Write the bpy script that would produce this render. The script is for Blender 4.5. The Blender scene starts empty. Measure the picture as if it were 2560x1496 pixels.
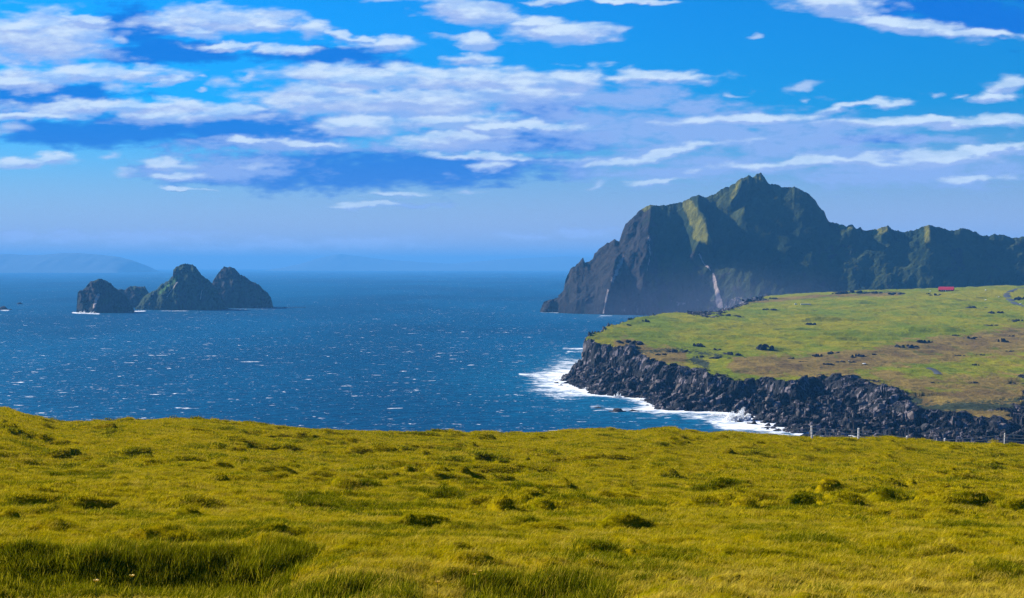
import bpy, bmesh, math, random
import numpy as np
from mathutils import Vector, Matrix, Euler

R = math.radians
rng = np.random.default_rng(7)
random.seed(7)
SC = bpy.context.scene
COL = SC.collection

# ------------------------------------------------------------------ camera frame
H, F, CX, Y0 = 87.0, 2560 * 50 / 36, 1280.0, 666.0      # eye height (m), focal length and level line of a 2560x1496 frame
def X_at(px, D): return (px - CX) / F * D
def Z_at(py, D): return H - (py - Y0) / F * D
def D_sea(py): return H * F / (py - Y0)

cam = bpy.data.cameras.new('camera'); camo = bpy.data.objects.new('camera', cam); COL.objects.link(camo)
camo.location = (0, 0, H); camo.rotation_euler = (R(90), 0, 0)
cam.lens = 50; cam.sensor_width = 36; cam.sensor_fit = 'HORIZONTAL'
cam.shift_y = -(748 - Y0) / 2560
cam.clip_start = 0.1; cam.clip_end = 90000
SC.camera = camo

# ------------------------------------------------------------------ numpy noise
def _h(ix, iy, seed):
    h = (ix.astype(np.int64) * 374761393 + iy.astype(np.int64) * 668265263 + seed * 1442695041) & 0xffffffff
    h = ((h ^ (h >> 13)) * 1274126177) & 0xffffffff
    h = ((h ^ (h >> 16)) * 2246822519) & 0xffffffff
    h = h ^ (h >> 15)
    return (h & 0xffffff) / float(0xffffff)
def vnoise(x, y, seed=0):
    ix, iy = np.floor(x), np.floor(y)
    fx, fy = x - ix, y - iy
    def g(a, b):
        t = _h(ix + a, iy + b, seed) * 6.2831853
        return np.cos(t) * (fx - a) + np.sin(t) * (fy - b)
    u, v = fx * fx * fx * (fx * (fx * 6 - 15) + 10), fy * fy * fy * (fy * (fy * 6 - 15) + 10)
    a = g(0, 0) * (1 - u) + g(1, 0) * u
    b = g(0, 1) * (1 - u) + g(1, 1) * u
    return (a * (1 - v) + b * v) * 1.41
def fbm(x, y, seed=0, o=4, gain=.5, lac=2.03):
    s, a = 0, 1.0
    for k in range(o):
        s = s + a * vnoise(x, y, seed + k * 17); x, y, a = x * lac + 3.1, y * lac + 7.7, a * gain
    return s
def ridged(x, y, seed=0, o=4):
    s, a = 0, 1.0
    for k in range(o):
        s = s + a * (1 - np.abs(vnoise(x, y, seed + k * 13)) * 1.8); x, y, a = x * 2.1 + 1.3, y * 2.1 + 5.2, a * .5
    return s / 1.9
def vor(x, y, seed=0):
    """nearest jittered seed: distance, offset to it, two random numbers of its cell"""
    ix, iy = np.floor(x), np.floor(y)
    best = np.full(x.shape, 9.0); dx = np.zeros(x.shape); dy = np.zeros(x.shape); r1 = np.zeros(x.shape); r2 = np.zeros(x.shape)
    for a in (-1, 0, 1):
        for b in (-1, 0, 1):
            cx, cy = ix + a, iy + b
            sx, sy = cx + .1 + .8 * _h(cx, cy, seed), cy + .1 + .8 * _h(cx, cy, seed + 5)
            d = (x - sx) ** 2 + (y - sy) ** 2
            m = d < best
            best = np.where(m, d, best); dx = np.where(m, x - sx, dx); dy = np.where(m, y - sy, dy)
            r1 = np.where(m, _h(cx, cy, seed + 9), r1); r2 = np.where(m, _h(cx, cy, seed + 11), r2)
    return np.sqrt(best), dx, dy, r1, r2
def sst(a, b, x):
    t = np.clip((x - a) / (b - a), 0, 1); return t * t * (3 - 2 * t)
def pchip(xs, ys):
    xs, ys = np.array(xs, float), np.array(ys, float)
    h = np.diff(xs); d = np.diff(ys) / h
    m = np.zeros(len(xs)); m[0], m[-1] = d[0], d[-1]
    for i in range(1, len(xs) - 1):
        m[i] = 0 if d[i - 1] * d[i] <= 0 else 2 * d[i - 1] * d[i] / (d[i - 1] + d[i])
    def f(x):
        x = np.clip(x, xs[0], xs[-1]); i = np.clip(np.searchsorted(xs, x) - 1, 0, len(h) - 1)
        t = (x - xs[i]) / h[i]
        return ((2*t**3 - 3*t*t + 1) * ys[i] + (t**3 - 2*t*t + t) * h[i] * m[i] + (-2*t**3 + 3*t*t) * ys[i+1] + (t**3 - t*t) * h[i] * m[i+1])
    return f

# ------------------------------------------------------------------ objects
def tag(o, label=None, cat=None, group=None, kind=None):
    if label: o['label'] = label
    if cat: o['category'] = cat
    if group: o['group'] = group
    if kind: o['kind'] = kind
    return o
def link(name, me, mat, parent=None):
    o = bpy.data.objects.new(name, me); COL.objects.link(o)
    if mat is not None and not me.materials: me.materials.append(mat)
    if parent is not None: o.parent = parent
    return o
def mesh_from(name, V, Fc, smooth=True, attrs=None):
    V = np.asarray(V, np.float32); Fc = np.asarray(Fc, np.int32)
    me = bpy.data.meshes.new(name)
    me.vertices.add(len(V)); me.vertices.foreach_set('co', V.ravel())
    k = Fc.shape[1]
    me.loops.add(Fc.size); me.loops.foreach_set('vertex_index', Fc.ravel())
    me.polygons.add(len(Fc)); me.polygons.foreach_set('loop_start', np.arange(0, Fc.size, k, dtype=np.int32))
    me.polygons.foreach_set('loop_total', np.full(len(Fc), k, np.int32))
    me.polygons.foreach_set('use_smooth', np.full(len(Fc), smooth, bool))
    for n, a in (attrs or {}).items():
        at = me.attributes.new(n, 'FLOAT', 'POINT'); at.data.foreach_set('value', np.asarray(a, np.float32).ravel())
    me.update(calc_edges=True); me.validate()
    return me
def grid_mesh(name, X, Y, Z, keep=None, smooth=True, attrs=None, flip=False):
    r, c = X.shape
    idx = np.arange(r * c).reshape(r, c)
    q = np.stack([idx[:-1, :-1], idx[:-1, 1:], idx[1:, 1:], idx[1:, :-1]], -1).reshape(-1, 4)
    if flip: q = q[:, ::-1]
    V = np.stack([X, Y, Z], -1).reshape(-1, 3)
    if keep is not None:
        k = keep.ravel(); q = q[k[q].any(1)]
        used = np.zeros(len(V), bool); used[q.ravel()] = True
        new = np.cumsum(used) - 1; q = new[q]; V = V[used]
        attrs = {n: a.ravel()[used] for n, a in (attrs or {}).items()}
    return mesh_from(name, V, q, smooth, attrs)

# ------------------------------------------------------------------ node helpers
class NT:
    def __init__(s, tree): s.t = tree; s.n = tree.nodes; s.l = tree.links
    def new(s, typ, **kw):
        n = s.n.new(typ)
        for k, v in kw.items(): setattr(n, k, v)
        return n
    def put(s, sock, v):
        if hasattr(v, 'is_linked') or isinstance(v, bpy.types.NodeSocket): s.l.new(v, sock)
        elif v is not None: sock.default_value = v
    def math(s, op, a, b=None, c=None, clamp=False):
        n = s.new('ShaderNodeMath', operation=op, use_clamp=clamp)
        for i, v in enumerate((a, b, c)):
            if v is not None: s.put(n.inputs[i], v)
        return n.outputs[0]
    def vmath(s, op, a, b=None):
        n = s.new('ShaderNodeVectorMath', operation=op); s.put(n.inputs[0], a)
        if b is not None: s.put(n.inputs[1], b)
        return n.outputs['Value'] if op in ('LENGTH', 'DOT_PRODUCT') else n.outputs[0]
    def mix(s, f, a, b, mode='MIX'):
        n = s.new('ShaderNodeMix', data_type='RGBA', blend_type=mode); s.put(n.inputs[0], f)
        s.put(n.inputs[6], c4(a)); s.put(n.inputs[7], c4(b)); return n.outputs[2]
    def noise(s, vec, scale, detail=4, rough=.55, dist=0.0, dim='3D', out=0):
        n = s.new('ShaderNodeTexNoise', noise_dimensions=dim); s.put(n.inputs['Vector'], vec)
        n.inputs['Scale'].default_value = scale; n.inputs['Detail'].default_value = detail
        n.inputs['Roughness'].default_value = rough; n.inputs['Distortion'].default_value = dist
        return n.outputs[out]
    def step(s, v, a, b, lo=0.0, hi=1.0):
        n = s.new('ShaderNodeMapRange', interpolation_type='SMOOTHSTEP'); s.put(n.inputs[0], v)
        for i, x in enumerate((a, b, lo, hi)): s.put(n.inputs[1 + i], x)
        return n.outputs[0]
    def attr(s, name, what='Fac', typ='GEOMETRY'):
        n = s.new('ShaderNodeAttribute', attribute_name=name, attribute_type=typ); return n.outputs[what]
    def mapping(s, vec, loc=(0,0,0), rot=(0,0,0), scale=(1,1,1), typ='POINT'):
        n = s.new('ShaderNodeMapping', vector_type=typ); s.put(n.inputs[0], vec)
        n.inputs[1].default_value = loc; n.inputs[2].default_value = rot; n.inputs[3].default_value = scale
        return n.outputs[0]
    def bump(s, h, strength, dist):
        n = s.new('ShaderNodeBump'); s.put(n.inputs['Height'], h); n.inputs['Strength'].default_value = strength
        n.inputs['Distance'].default_value = dist; return n.outputs[0]
def c4(c): return (*c, 1.0) if isinstance(c, (tuple, list)) and len(c) == 3 else c
def material(name):
    m = bpy.data.materials.new(name); m.use_nodes = True; m.node_tree.nodes.clear()
    t = NT(m.node_tree); out = t.new('ShaderNodeOutputMaterial')
    return m, t, out
def bsdf(t, out, col, rough=.9, spec=.2, normal=None, metal=0.0):
    b = t.new('ShaderNodeBsdfPrincipled'); t.put(b.inputs['Base Color'], c4(col)); t.put(b.inputs['Roughness'], rough)
    t.put(b.inputs['Specular IOR Level'], spec); t.put(b.inputs['Metallic'], metal)
    if normal is not None: t.put(b.inputs['Normal'], normal)
    if out is not None: t.l.new(b.outputs[0], out.inputs[0])
    return b
def pos(t): return t.new('ShaderNodeNewGeometry').outputs['Position']
def simple(name, col, rough=.8, var=.15, scale=8.0, spec=.3):
    m, t, out = material(name)
    n = t.noise(t.new('ShaderNodeTexCoord').outputs['Object'], scale, 5)
    bsdf(t, out, t.mix(n, tuple(c * (1 - var) for c in col), tuple(min(1, c * (1 + var)) for c in col)), rough, spec)
    return m

# ------------------------------------------------------------------ light
SUN_AZ, SUN_EL = R(-55), R(28)
sd = Vector((math.cos(SUN_EL) * math.sin(SUN_AZ), math.cos(SUN_EL) * math.cos(SUN_AZ), math.sin(SUN_EL)))
sl = bpy.data.lights.new('sun', 'SUN'); so = bpy.data.objects.new('sun', sl); COL.objects.link(so)
sl.energy = 5.0; sl.angle = R(.5); sl.color = (1, .93, .80)
so.rotation_euler = (-sd).to_track_quat('-Z', 'Y').to_euler(); so.location = (-60, -20, 160)

# ------------------------------------------------------------------ sky
def build_world():
    w = bpy.data.worlds.new('World'); SC.world = w; w.use_nodes = True
    w.node_tree.nodes.clear(); t = NT(w.node_tree)
    out = t.new('ShaderNodeOutputWorld')
    sky = t.new('ShaderNodeTexSky', sky_type='NISHITA', sun_disc=False)
    sky.sun_elevation = SUN_EL; sky.sun_rotation = SUN_AZ
    sky.altitude = 100; sky.air_density = 1.0; sky.dust_density = .4; sky.ozone_density = 2.5
    hs = t.new('ShaderNodeHueSaturation'); hs.inputs['Saturation'].default_value = SKY_SAT
    t.l.new(sky.outputs[0], hs.inputs['Color'])
    d = t.new('ShaderNodeTexCoord').outputs['Generated']
    sep = t.new('ShaderNodeSeparateXYZ'); t.l.new(d, sep.inputs[0]); v = sep.outputs[2]
    tint = t.mix(t.step(v, .03, .20), SKY_LOW, SKY_TOP)
    c = t.mix(1.0, hs.outputs[0], tint, 'MULTIPLY')
    c = t.mix(t.step(v, .115, .0, 0, HORIZON_MIX), c, HORIZON)
    bg = t.new('ShaderNodeBackground'); t.l.new(c, bg.inputs[0]); bg.inputs[1].default_value = SKY_STR
    t.l.new(bg.outputs[0], out.inputs[0])
SKY_SAT, SKY_STR = 1.35, .056
SKY_LOW, SKY_TOP = (.010, .45, .88), (.012, .58, 1.04)
HORIZON, HORIZON_MIX = (3.9, 4.1, 6.1), .9
build_world()

def build_clouds():
    """the cloud deck far off: a curved sheet at the edge of the world, clear where the sky shows between the clouds"""
    crisp = [(1840,292,190,13,2),(1990,400,230,12,4),(1620,382,200,10,9),(2420,372,120,12,5),(90,92,165,62),(1000,244,330,34),(800,222,150,34),(560,275,110,26),(60,70,150,30),(1080,300,150,22),(190,48,70,14),(540,52,190,36),(500,76,70,16),(645,62,55,18),(285,100,28,8),(760,70,58,26),(850,88,100,11,-17),(930,112,105,18,4),
        (560,113,95,9),(720,123,62,14),(1150,28,165,36,-13),(910,2,50,7),(1390,80,145,28),(1330,62,80,18),(1560,78,24,11),(1160,100,58,19),(1110,92,34,8),(1150,150,60,20),
        (1340,3,75,9),(1550,1,80,6),(220,182,225,22),(60,206,90,26,4),(300,210,45,13),(410,198,34,18),(540,195,32,15),(480,184,16,6),(508,218,16,5),(632,183,24,9,20),
        (300,264,330,20),(400,285,120,26),(120,280,135,12,3),(900,190,265,30),(830,250,240,42),(870,308,135,30),(1150,196,310,30),(1250,225,160,34),(1400,192,115,28),
        (1630,192,155,16),(1130,338,180,20,5),(1240,312,175,11),(1220,390,185,12,-2),(1225,406,65,13),(760,357,105,8),(600,352,75,7),
        (80,405,90,17),(130,395,42,20),(40,320,48,13,12),(250,385,44,9),(435,405,62,15),(440,430,72,13),(315,426,38,10),(632,411,36,9),
        (460,467,58,6,-4),(950,478,76,9),(900,506,74,8,3),(1150,470,50,7),(1610,445,58,8,4),(1473,455,18,12),
        (1960,210,48,11,8),(1855,88,20,8),(1977,246,13,10),(1810,238,18,6),(2130,262,90,12,6),(2280,234,26,6),(2350,235,14,5),(2485,210,55,26,10),(2460,238,62,16),
        (2290,300,250,15),(2400,302,140,17),(2310,388,150,18,5),(2110,398,120,14,-3),(2400,440,90,10),
        (2060,12,130,30,-6),(2220,60,200,20,-9),(2400,82,170,11,-4)]
    soft = [(1900,335,330,40),(2200,425,330,36),(1700,415,260,32),(1560,330,200,30),(1560,250,190,34),(1700,262,140,30,-12),(1780,297,190,26,2),(1640,372,290,16,8),(1750,330,280,52),(1980,360,220,46),(2180,395,260,38),(2060,312,85,30),
        (2450,410,120,36),(1000,265,260,50),(700,360,240,16),(560,412,170,28),(1320,240,170,40),(1180,350,240,24),(110,120,160,42),(2300,345,120,14),
        (280,585,250,17),(50,578,60,20),(1280,578,80,13),(1430,572,60,14),(620,604,240,16),(900,598,150,14),(1000,505,70,7),(1450,300,200,40)]
    dark = [(330,72,100,44),(420,128,125,26),(95,238,190,34),(300,322,420,32),(660,312,170,34),(800,420,330,42),(1330,272,90,26),(1270,345,210,26),(2400,32,260,44,-6),
        (1120,415,240,34),(820,140,130,22),(620,340,220,30),(2180,345,110,10),(340,128,80,24)]
    K = 2560 / 2520; RAD = 60000.0
    u = np.arange(-1900, 1900, 3.0); w = np.arange(-20, 900, 2.6)          # frame pixels at the clouds' distance, sideways and up
    U, W = np.meshgrid(u, w)
    q = lambda sx, sy, seed, o=5, g=.55: fbm(U / sx, W / sy, seed, o, g)
    wu = U + 46 * q(190, 70, 1001, 3) + 9 * q(34, 14, 1011, 4, .5)
    ww = W + 10 * q(200, 70, 1021, 3) + 4.2 * q(36, 14, 1031, 4, .5)
    def field(ells, dv=0.0):
        m = np.full(U.shape, 9.0)
        for e in ells:
            cx, cy, rx, ry = e[:4]; a = R(e[4] if len(e) > 4 else 0)
            x, y = wu - (cx * K - CX), ww + dv - (Y0 - cy * K); ca, sa = math.cos(a), math.sin(a)
            m = np.minimum(m, np.hypot((x * ca + y * sa) / (rx * K * 1.2), (-x * sa + y * ca) / (ry * K * 1.2)))
        return 1 - m
    small = [e for e in crisp if e[2] < 52 and e[3] < 17]; crisp = [e for e in crisp if not (e[2] < 52 and e[3] < 17)]
    fc, fs, fd, fm = field(crisp), field(soft), field(dark), field(small)
    up = field(crisp, 9.0)
    e1 = q(110, 28, 1041, 6, .52); b1 = q(110, 34, 1051, 5, .55); b2 = q(60, 16, 1061, 5, .6)
    a_c = sst(-.10, .55, fc + .36 * e1) * (.74 + .26 * sst(-.5, .5, b1)); a_s = .88 * sst(-.35, .80, fs + .55 * b1 + .25 * b2); a_d = .85 * sst(-.32, .42, fd + .4 * b1); a_m = .78 * sst(-.15, .95, fm + .3 * e1)
    low = sst(140, 30, W) if False else 1 - sst(30, 150, W)
    a_c = a_c * (1 - .45 * low); a_m = a_m * (1 - .4 * low)
    # lit tops against lilac bases
    lit = np.clip(.40 + .75 * (fc - up) / .30 + .38 * b2 + .35 * b1, 0, 1) * (1 - .8 * low)
    lilac, white, softc, darkc = np.array([.34, .47, .80]), np.array([.60, .74, .90]), np.array([.28, .43, .80]), np.array([.0, .145, .65])
    A = np.zeros(U.shape); C = np.zeros(U.shape + (3,))
    for a, col in ((a_d, darkc), (a_s, softc + low[..., None] * np.array([.22, .17, .12])), (a_m, .5 * (lilac + white)), (a_c, lilac + (white - lilac) * lit[..., None])):
        C = C * (1 - a[..., None]) + col * a[..., None]; A = A * (1 - a) + a
    C = C / np.maximum(A, 1e-4)[..., None]
    edge = sst(1900, 1500, U) if False else (1 - sst(1500, 1890, np.abs(U))); A = A * edge * (1 - sst(780, 895, W)) * sst(-10, 8, W)
    dv = np.stack([U / F, np.ones_like(U), W / F], -1); dv /= np.linalg.norm(dv, axis=-1, keepdims=True); V = dv * RAD
    me = grid_mesh('sky', V[..., 0], V[..., 1], V[..., 2] + H, attrs={'cover': A, 'cr': C[..., 0], 'cg': C[..., 1], 'cb': C[..., 2]})
    m, t, out = material('cloud_sheet')
    cc = t.new('ShaderNodeCombineColor'); [t.l.new(t.attr(n), cc.inputs[k]) for k, n in enumerate(('cr', 'cg', 'cb'))]
    em = t.new('ShaderNodeEmission'); t.l.new(cc.outputs[0], em.inputs[0]); em.inputs[1].default_value = CLOUD
    tr = t.new('ShaderNodeBsdfTransparent'); ms = t.new('ShaderNodeMixShader')
    t.l.new(t.attr('cover'), ms.inputs[0]); t.l.new(tr.outputs[0], ms.inputs[1]); t.l.new(em.outputs[0], ms.inputs[2]); t.l.new(ms.outputs[0], out.inputs[0])
    m.cycles.emission_sampling = 'NONE'
    o = tag(link('sky', me, m), kind='structure')
CLOUD = .47
build_clouds()

# ------------------------------------------------------------------ materials
def mat_grass(name, a, b, tip):
    m, t, out = material(name)
    p = pos(t)
    n1 = t.noise(t.mapping(p, scale=(.35, .8, 0)), .5, 4, .6)
    n2 = t.noise(t.mapping(p, scale=(1, 1.6, 0)), 1.6, 3, .6)
    rnd = t.new('ShaderNodeObjectInfo').outputs['Random']
    n0 = t.noise(t.mapping(p, scale=(.6, 1, 0), loc=(4, 9, 0)), .075, 3, .6)
    n1 = t.math('ADD', t.math('MULTIPLY', n1, .65), t.math('MULTIPLY', n0, .35))
    f = t.step(t.math('ADD', t.math('MULTIPLY', n1, .75), t.math('ADD', t.math('MULTIPLY', n2, .3), t.math('MULTIPLY', rnd, .25))), .46, .84)
    c = t.mix(f, a, b)
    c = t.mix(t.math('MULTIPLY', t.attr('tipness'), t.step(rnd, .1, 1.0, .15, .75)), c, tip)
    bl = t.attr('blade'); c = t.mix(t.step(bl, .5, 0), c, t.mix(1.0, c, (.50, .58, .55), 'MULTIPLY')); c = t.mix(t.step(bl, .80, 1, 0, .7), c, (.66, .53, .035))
    d1 = t.new('ShaderNodeBsdfDiffuse'); t.l.new(c, d1.inputs[0])
    # blades are rounded and lie over one another: soften each blade's own facing
    gn = t.new('ShaderNodeNewGeometry').outputs['Normal']; nn = t.vmath('NORMALIZE', t.vmath('ADD', t.vmath('MULTIPLY', gn, (.55,) * 3), (-.12, 0, .6))); t.l.new(nn, d1.inputs['Normal'])
    d2 = t.new('ShaderNodeBsdfTranslucent'); t.l.new(c, d2.inputs[0])
    ms = t.new('ShaderNodeMixShader'); ms.inputs[0].default_value = .36
    t.l.new(d1.outputs[0], ms.inputs[1]); t.l.new(d2.outputs[0], ms.inputs[2]); t.l.new(ms.outputs[0], out.inputs[0])
    return m
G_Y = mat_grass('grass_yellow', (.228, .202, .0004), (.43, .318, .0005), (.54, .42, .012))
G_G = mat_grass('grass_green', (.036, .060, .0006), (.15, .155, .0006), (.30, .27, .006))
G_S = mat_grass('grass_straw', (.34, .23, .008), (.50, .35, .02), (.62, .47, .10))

def mat_near_ground():
    m, t, out = material('turf'); p = pos(t)
    n = t.noise(t.mapping(p, scale=(.5, 1, 0)), .8, 6, .65)
    n2 = t.noise(p, 5, 5, .7)
    c = t.mix(t.step(n, .35, .65), (.13, .12, .001), (.22, .16, .002))
    c = t.mix(t.step(n2, .55, .75), c, (.05, .035, .012))
    bsdf(t, out, c, 1, 0, t.bump(n2, .6, .06))
    return m

def rock_colour(t, p, s=1.0):
    n = t.noise(t.mapping(p, scale=(1, 1, .6)), .12 * s, 6, .62)
    n2 = t.noise(p, .55 * s, 5, .65)
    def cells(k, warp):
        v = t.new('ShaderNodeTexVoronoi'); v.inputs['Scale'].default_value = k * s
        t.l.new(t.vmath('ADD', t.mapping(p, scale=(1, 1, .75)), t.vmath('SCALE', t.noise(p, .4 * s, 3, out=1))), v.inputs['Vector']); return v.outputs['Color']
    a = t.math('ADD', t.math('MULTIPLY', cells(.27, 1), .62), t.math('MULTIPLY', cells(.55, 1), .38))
    c = t.mix(t.step(n, .40, .62), (.012, .014, .018), (.034, .033, .038))
    # pale cells among the black lava: sunlit facets painted into the colour
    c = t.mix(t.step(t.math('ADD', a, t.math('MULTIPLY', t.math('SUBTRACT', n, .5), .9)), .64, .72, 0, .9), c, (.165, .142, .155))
    c = t.mix(t.step(n2, .54, .74, 0, .8), c, (.020, .022, .025))
    return c, n2
def mat_rock(name, s=1.0, tint=(1, 1, 1)):
    m, t, out = material(name); p = pos(t)
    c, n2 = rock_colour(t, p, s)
    rnd = t.new('ShaderNodeObjectInfo').outputs['Random']
    c = t.mix(t.step(rnd, .35, 1.0, 0, .6), c, (.15, .115, .10))
    c = t.mix(1.0, c, tint, 'MULTIPLY')
    bsdf(t, out, c, .92, .15, t.bump(n2, .7, .5 / s))
    return m
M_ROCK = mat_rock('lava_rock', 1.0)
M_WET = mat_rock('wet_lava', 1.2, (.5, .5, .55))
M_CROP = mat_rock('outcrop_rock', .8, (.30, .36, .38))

def mat_headland():
    m, t, out = material('headland_ground'); p = pos(t)
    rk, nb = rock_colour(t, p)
    st = t.mapping(p, scale=(1, .45, 0))
    a = t.noise(st, .012, 6, .6); b = t.noise(t.mapping(p, scale=(1, .35, 0)), .06, 5, .65); f = t.noise(p, .35, 5, .7)
    mixn = t.math('ADD', t.math('MULTIPLY', a, .6), t.math('MULTIPLY', b, .4))
    g = t.mix(t.step(mixn, .40, .60), (.115, .155, .002), (.215, .195, .003))
    br = t.mix(t.step(b, .35, .65), (.115, .075, .025), (.20, .14, .03))
    w = t.step(t.math('ADD', t.attr('brown'), t.math('MULTIPLY', t.math('SUBTRACT', b, .5), 1.5)), .40, .66)
    c = t.mix(w, g, br)
    fl = t.noise(t.mapping(p, scale=(1, .55, 0)), .16, 6, .72); fl2 = t.noise(t.mapping(p, scale=(1, .5, 0), loc=(31, 7, 0)), .045, 6, .7)
    c = t.mix(t.step(f, .40, .72, 0, .55), c, t.mix(1.0, c, (.50, .55, .6), 'MULTIPLY'))
    c = t.mix(t.step(fl2, .55, .66, 0, .7), c, (.050, .066, .012))
    c = t.mix(t.step(t.math('ADD', fl, t.math('MULTIPLY', t.attr('brown'), .05)), .62, .70, 0, .9), c, (.026, .032, .018))
    dk = t.step(t.math('ADD', t.attr('heath'), t.math('MULTIPLY', t.math('SUBTRACT', f, .5), 1.3)), .45, .6)
    c = t.mix(dk, c, (.032, .042, .022))
    rw = t.step(t.math('ADD', t.attr('rock'), t.math('MULTIPLY', t.math('SUBTRACT', f, .5), .9)), .45, .55)
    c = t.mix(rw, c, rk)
    bsdf(t, out, c, .95, .05, t.bump(t.math('ADD', f, t.math('MULTIPLY', fl, 1.4)), .6, 1.3))
    return m

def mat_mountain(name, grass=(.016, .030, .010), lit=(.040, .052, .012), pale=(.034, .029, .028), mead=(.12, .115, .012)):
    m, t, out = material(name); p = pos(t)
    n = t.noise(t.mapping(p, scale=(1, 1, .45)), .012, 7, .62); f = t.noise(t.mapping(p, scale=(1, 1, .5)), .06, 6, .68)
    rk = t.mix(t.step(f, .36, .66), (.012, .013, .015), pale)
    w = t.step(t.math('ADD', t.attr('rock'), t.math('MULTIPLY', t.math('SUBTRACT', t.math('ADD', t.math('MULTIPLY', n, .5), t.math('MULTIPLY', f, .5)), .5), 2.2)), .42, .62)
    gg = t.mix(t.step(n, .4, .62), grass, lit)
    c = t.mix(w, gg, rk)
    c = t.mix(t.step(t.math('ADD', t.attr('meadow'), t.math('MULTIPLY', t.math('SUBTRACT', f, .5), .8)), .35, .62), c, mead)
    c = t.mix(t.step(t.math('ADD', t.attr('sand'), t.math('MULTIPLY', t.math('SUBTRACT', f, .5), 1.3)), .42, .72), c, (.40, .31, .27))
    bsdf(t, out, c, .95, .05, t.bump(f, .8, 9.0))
    return m

def mat_sea():
    m, t, out = material('sea_water'); p = pos(t)
    # swell and chop run with the wind
    w = t.mapping(p, rot=(0, 0, R(20)), scale=(1, 2.2, 1))
    b1 = t.noise(w, .018, 4, .55); b2 = t.noise(w, .10, 5, .62); b3 = t.noise(t.mapping(p, rot=(0, 0, R(-14)), scale=(1, 1.7, 1)), .45, 3, .6)
    hgt = t.math('ADD', t.math('MULTIPLY', b1, 2.2), t.math('ADD', t.math('MULTIPLY', b2, 1.0), t.math('MULTIPLY', b3, .22)))
    nrm = t.bump(hgt, .55, 2.2)
    big = t.noise(t.mapping(p, scale=(1, .35, 0)), .0016, 4, .6)
    deep = t.mix(t.step(big, .38, .62), (.0001, .039, .095), (.0001, .063, .145))
    deep = t.mix(t.step(t.attr('shallow'), .0, 1.0), deep, (.002, .085, .17))
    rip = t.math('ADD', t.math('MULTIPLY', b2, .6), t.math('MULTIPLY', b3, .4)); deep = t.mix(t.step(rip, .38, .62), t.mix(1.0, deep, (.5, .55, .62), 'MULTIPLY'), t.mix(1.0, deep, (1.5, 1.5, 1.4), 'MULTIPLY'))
    # whitecaps: short torn crests, denser in gusts
    gust = t.noise(t.mapping(p, scale=(1, .6, 0)), .0042, 3, .6)
    near = t.step(t.vmath('LENGTH', p), 900, 4500)
    def caps(rot, sc, scale, thr, wid, w):
        vec = t.mapping(p, rot=(0, 0, R(rot)), scale=sc)
        c1 = t.noise(vec, scale, 3, .62, .8); c2 = t.noise(vec, scale * 4.1, 4, .7)
        v = t.math('ADD', c1, t.math('MULTIPLY', t.math('SUBTRACT', c2, .5), .34))
        th = t.math('SUBTRACT', thr, t.math('SUBTRACT', t.math('MULTIPLY', gust, .12), t.math('MULTIPLY', near, .03)))
        return t.step(t.math('SUBTRACT', v, th), .0, wid, 0, w)
    capf = t.math('MAXIMUM', caps(7, (.30, .50, 1), .19, .732, .05, .95), caps(-4, (.5, .75, 1), .46, .722, .07, .65))
    # surf along the rocks
    surf_n = t.noise(t.mapping(p, rot=(0, 0, R(12)), scale=(1, .8, 1)), .05, 6, .68, 1.2)
    lace = t.noise(t.mapping(p, rot=(0, 0, R(-10)), scale=(.8, 1.3, 1)), .22, 5, .7, .8)
    sf = t.math('ADD', t.attr('surf'), t.math('ADD', t.math('MULTIPLY', t.math('SUBTRACT', surf_n, .5), 1.35), t.math('MULTIPLY', t.math('SUBTRACT', lace, .5), .9)))
    surf = t.step(sf, .50, .95, 0, .92)
    foam = t.math('MAXIMUM', capf, surf)
    # a wind-roughened sea: mostly its own colour, a little broken sky
    wd = t.new('ShaderNodeBsdfDiffuse'); t.l.new(deep, wd.inputs[0]); t.l.new(nrm, wd.inputs['Normal'])
    wg = t.new('ShaderNodeBsdfGlossy'); wg.inputs['Roughness'].default_value = .38; wg.inputs[0].default_value = (.30, .70, 1, 1); t.l.new(nrm, wg.inputs['Normal'])
    wb = t.new('ShaderNodeMixShader'); wb.inputs[0].default_value = .08; t.l.new(wd.outputs[0], wb.inputs[1]); t.l.new(wg.outputs[0], wb.inputs[2])
    fb = t.new('ShaderNodeBsdfDiffuse'); fb.inputs[0].default_value = (.80, .84, .88, 1)
    ms = t.new('ShaderNodeMixShader'); t.l.new(foam, ms.inputs[0]); t.l.new(wb.outputs[0], ms.inputs[1]); t.l.new(fb.outputs[0], ms.inputs[2])
    t.l.new(ms.outputs[0], out.inputs[0])
    return m

# ------------------------------------------------------------------ the near hill
SIL = pchip([-400,-200,0,20,50,84,145,236,353,421,465,522,640,833,1016,1270,1380,1499,1594,1647,1675,1713,1785,1832,1904,1980,2031,2146,2198,2224,2246,2341,2508,2560,2800],
            [1010,1013,1018,1021,1030,1042,1054,1053,1050,1046,1046,1052,1060,1075,1079,1084,1080,1073,1076,1069,1068,1077,1083,1077,1086,1089,1094,1095,1095,1091,1097,1104,1111,1113,1118])
DROP = pchip([0,6,13,30,60,85,104,112,120,135,155,185,235,300,420], [1.65,2.26,3.04,5.15,8.9,10.95,12.25,12.98,14.1,17.5,24,36,60,91,93])
def bank(X, Y, x0, x1, d0, d1, dep):
    wx = sst(x0 - .9, x0 + .5, X + .25 * vnoise(Y * .9, X * .7, 71)) * (1 - sst(x1 - .6, x1 + .9, X))
    yy = Y + .30 * vnoise(X * .6, X * 0 + 3.3, 91) + .10 * vnoise(X * 3.1, X * 0 + 1.3, 92)
    return dep * wx * (1 - sst(d0, d1, yy)) * sst(d0 - 6.0, d0 - 1.5, yy)
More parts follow.
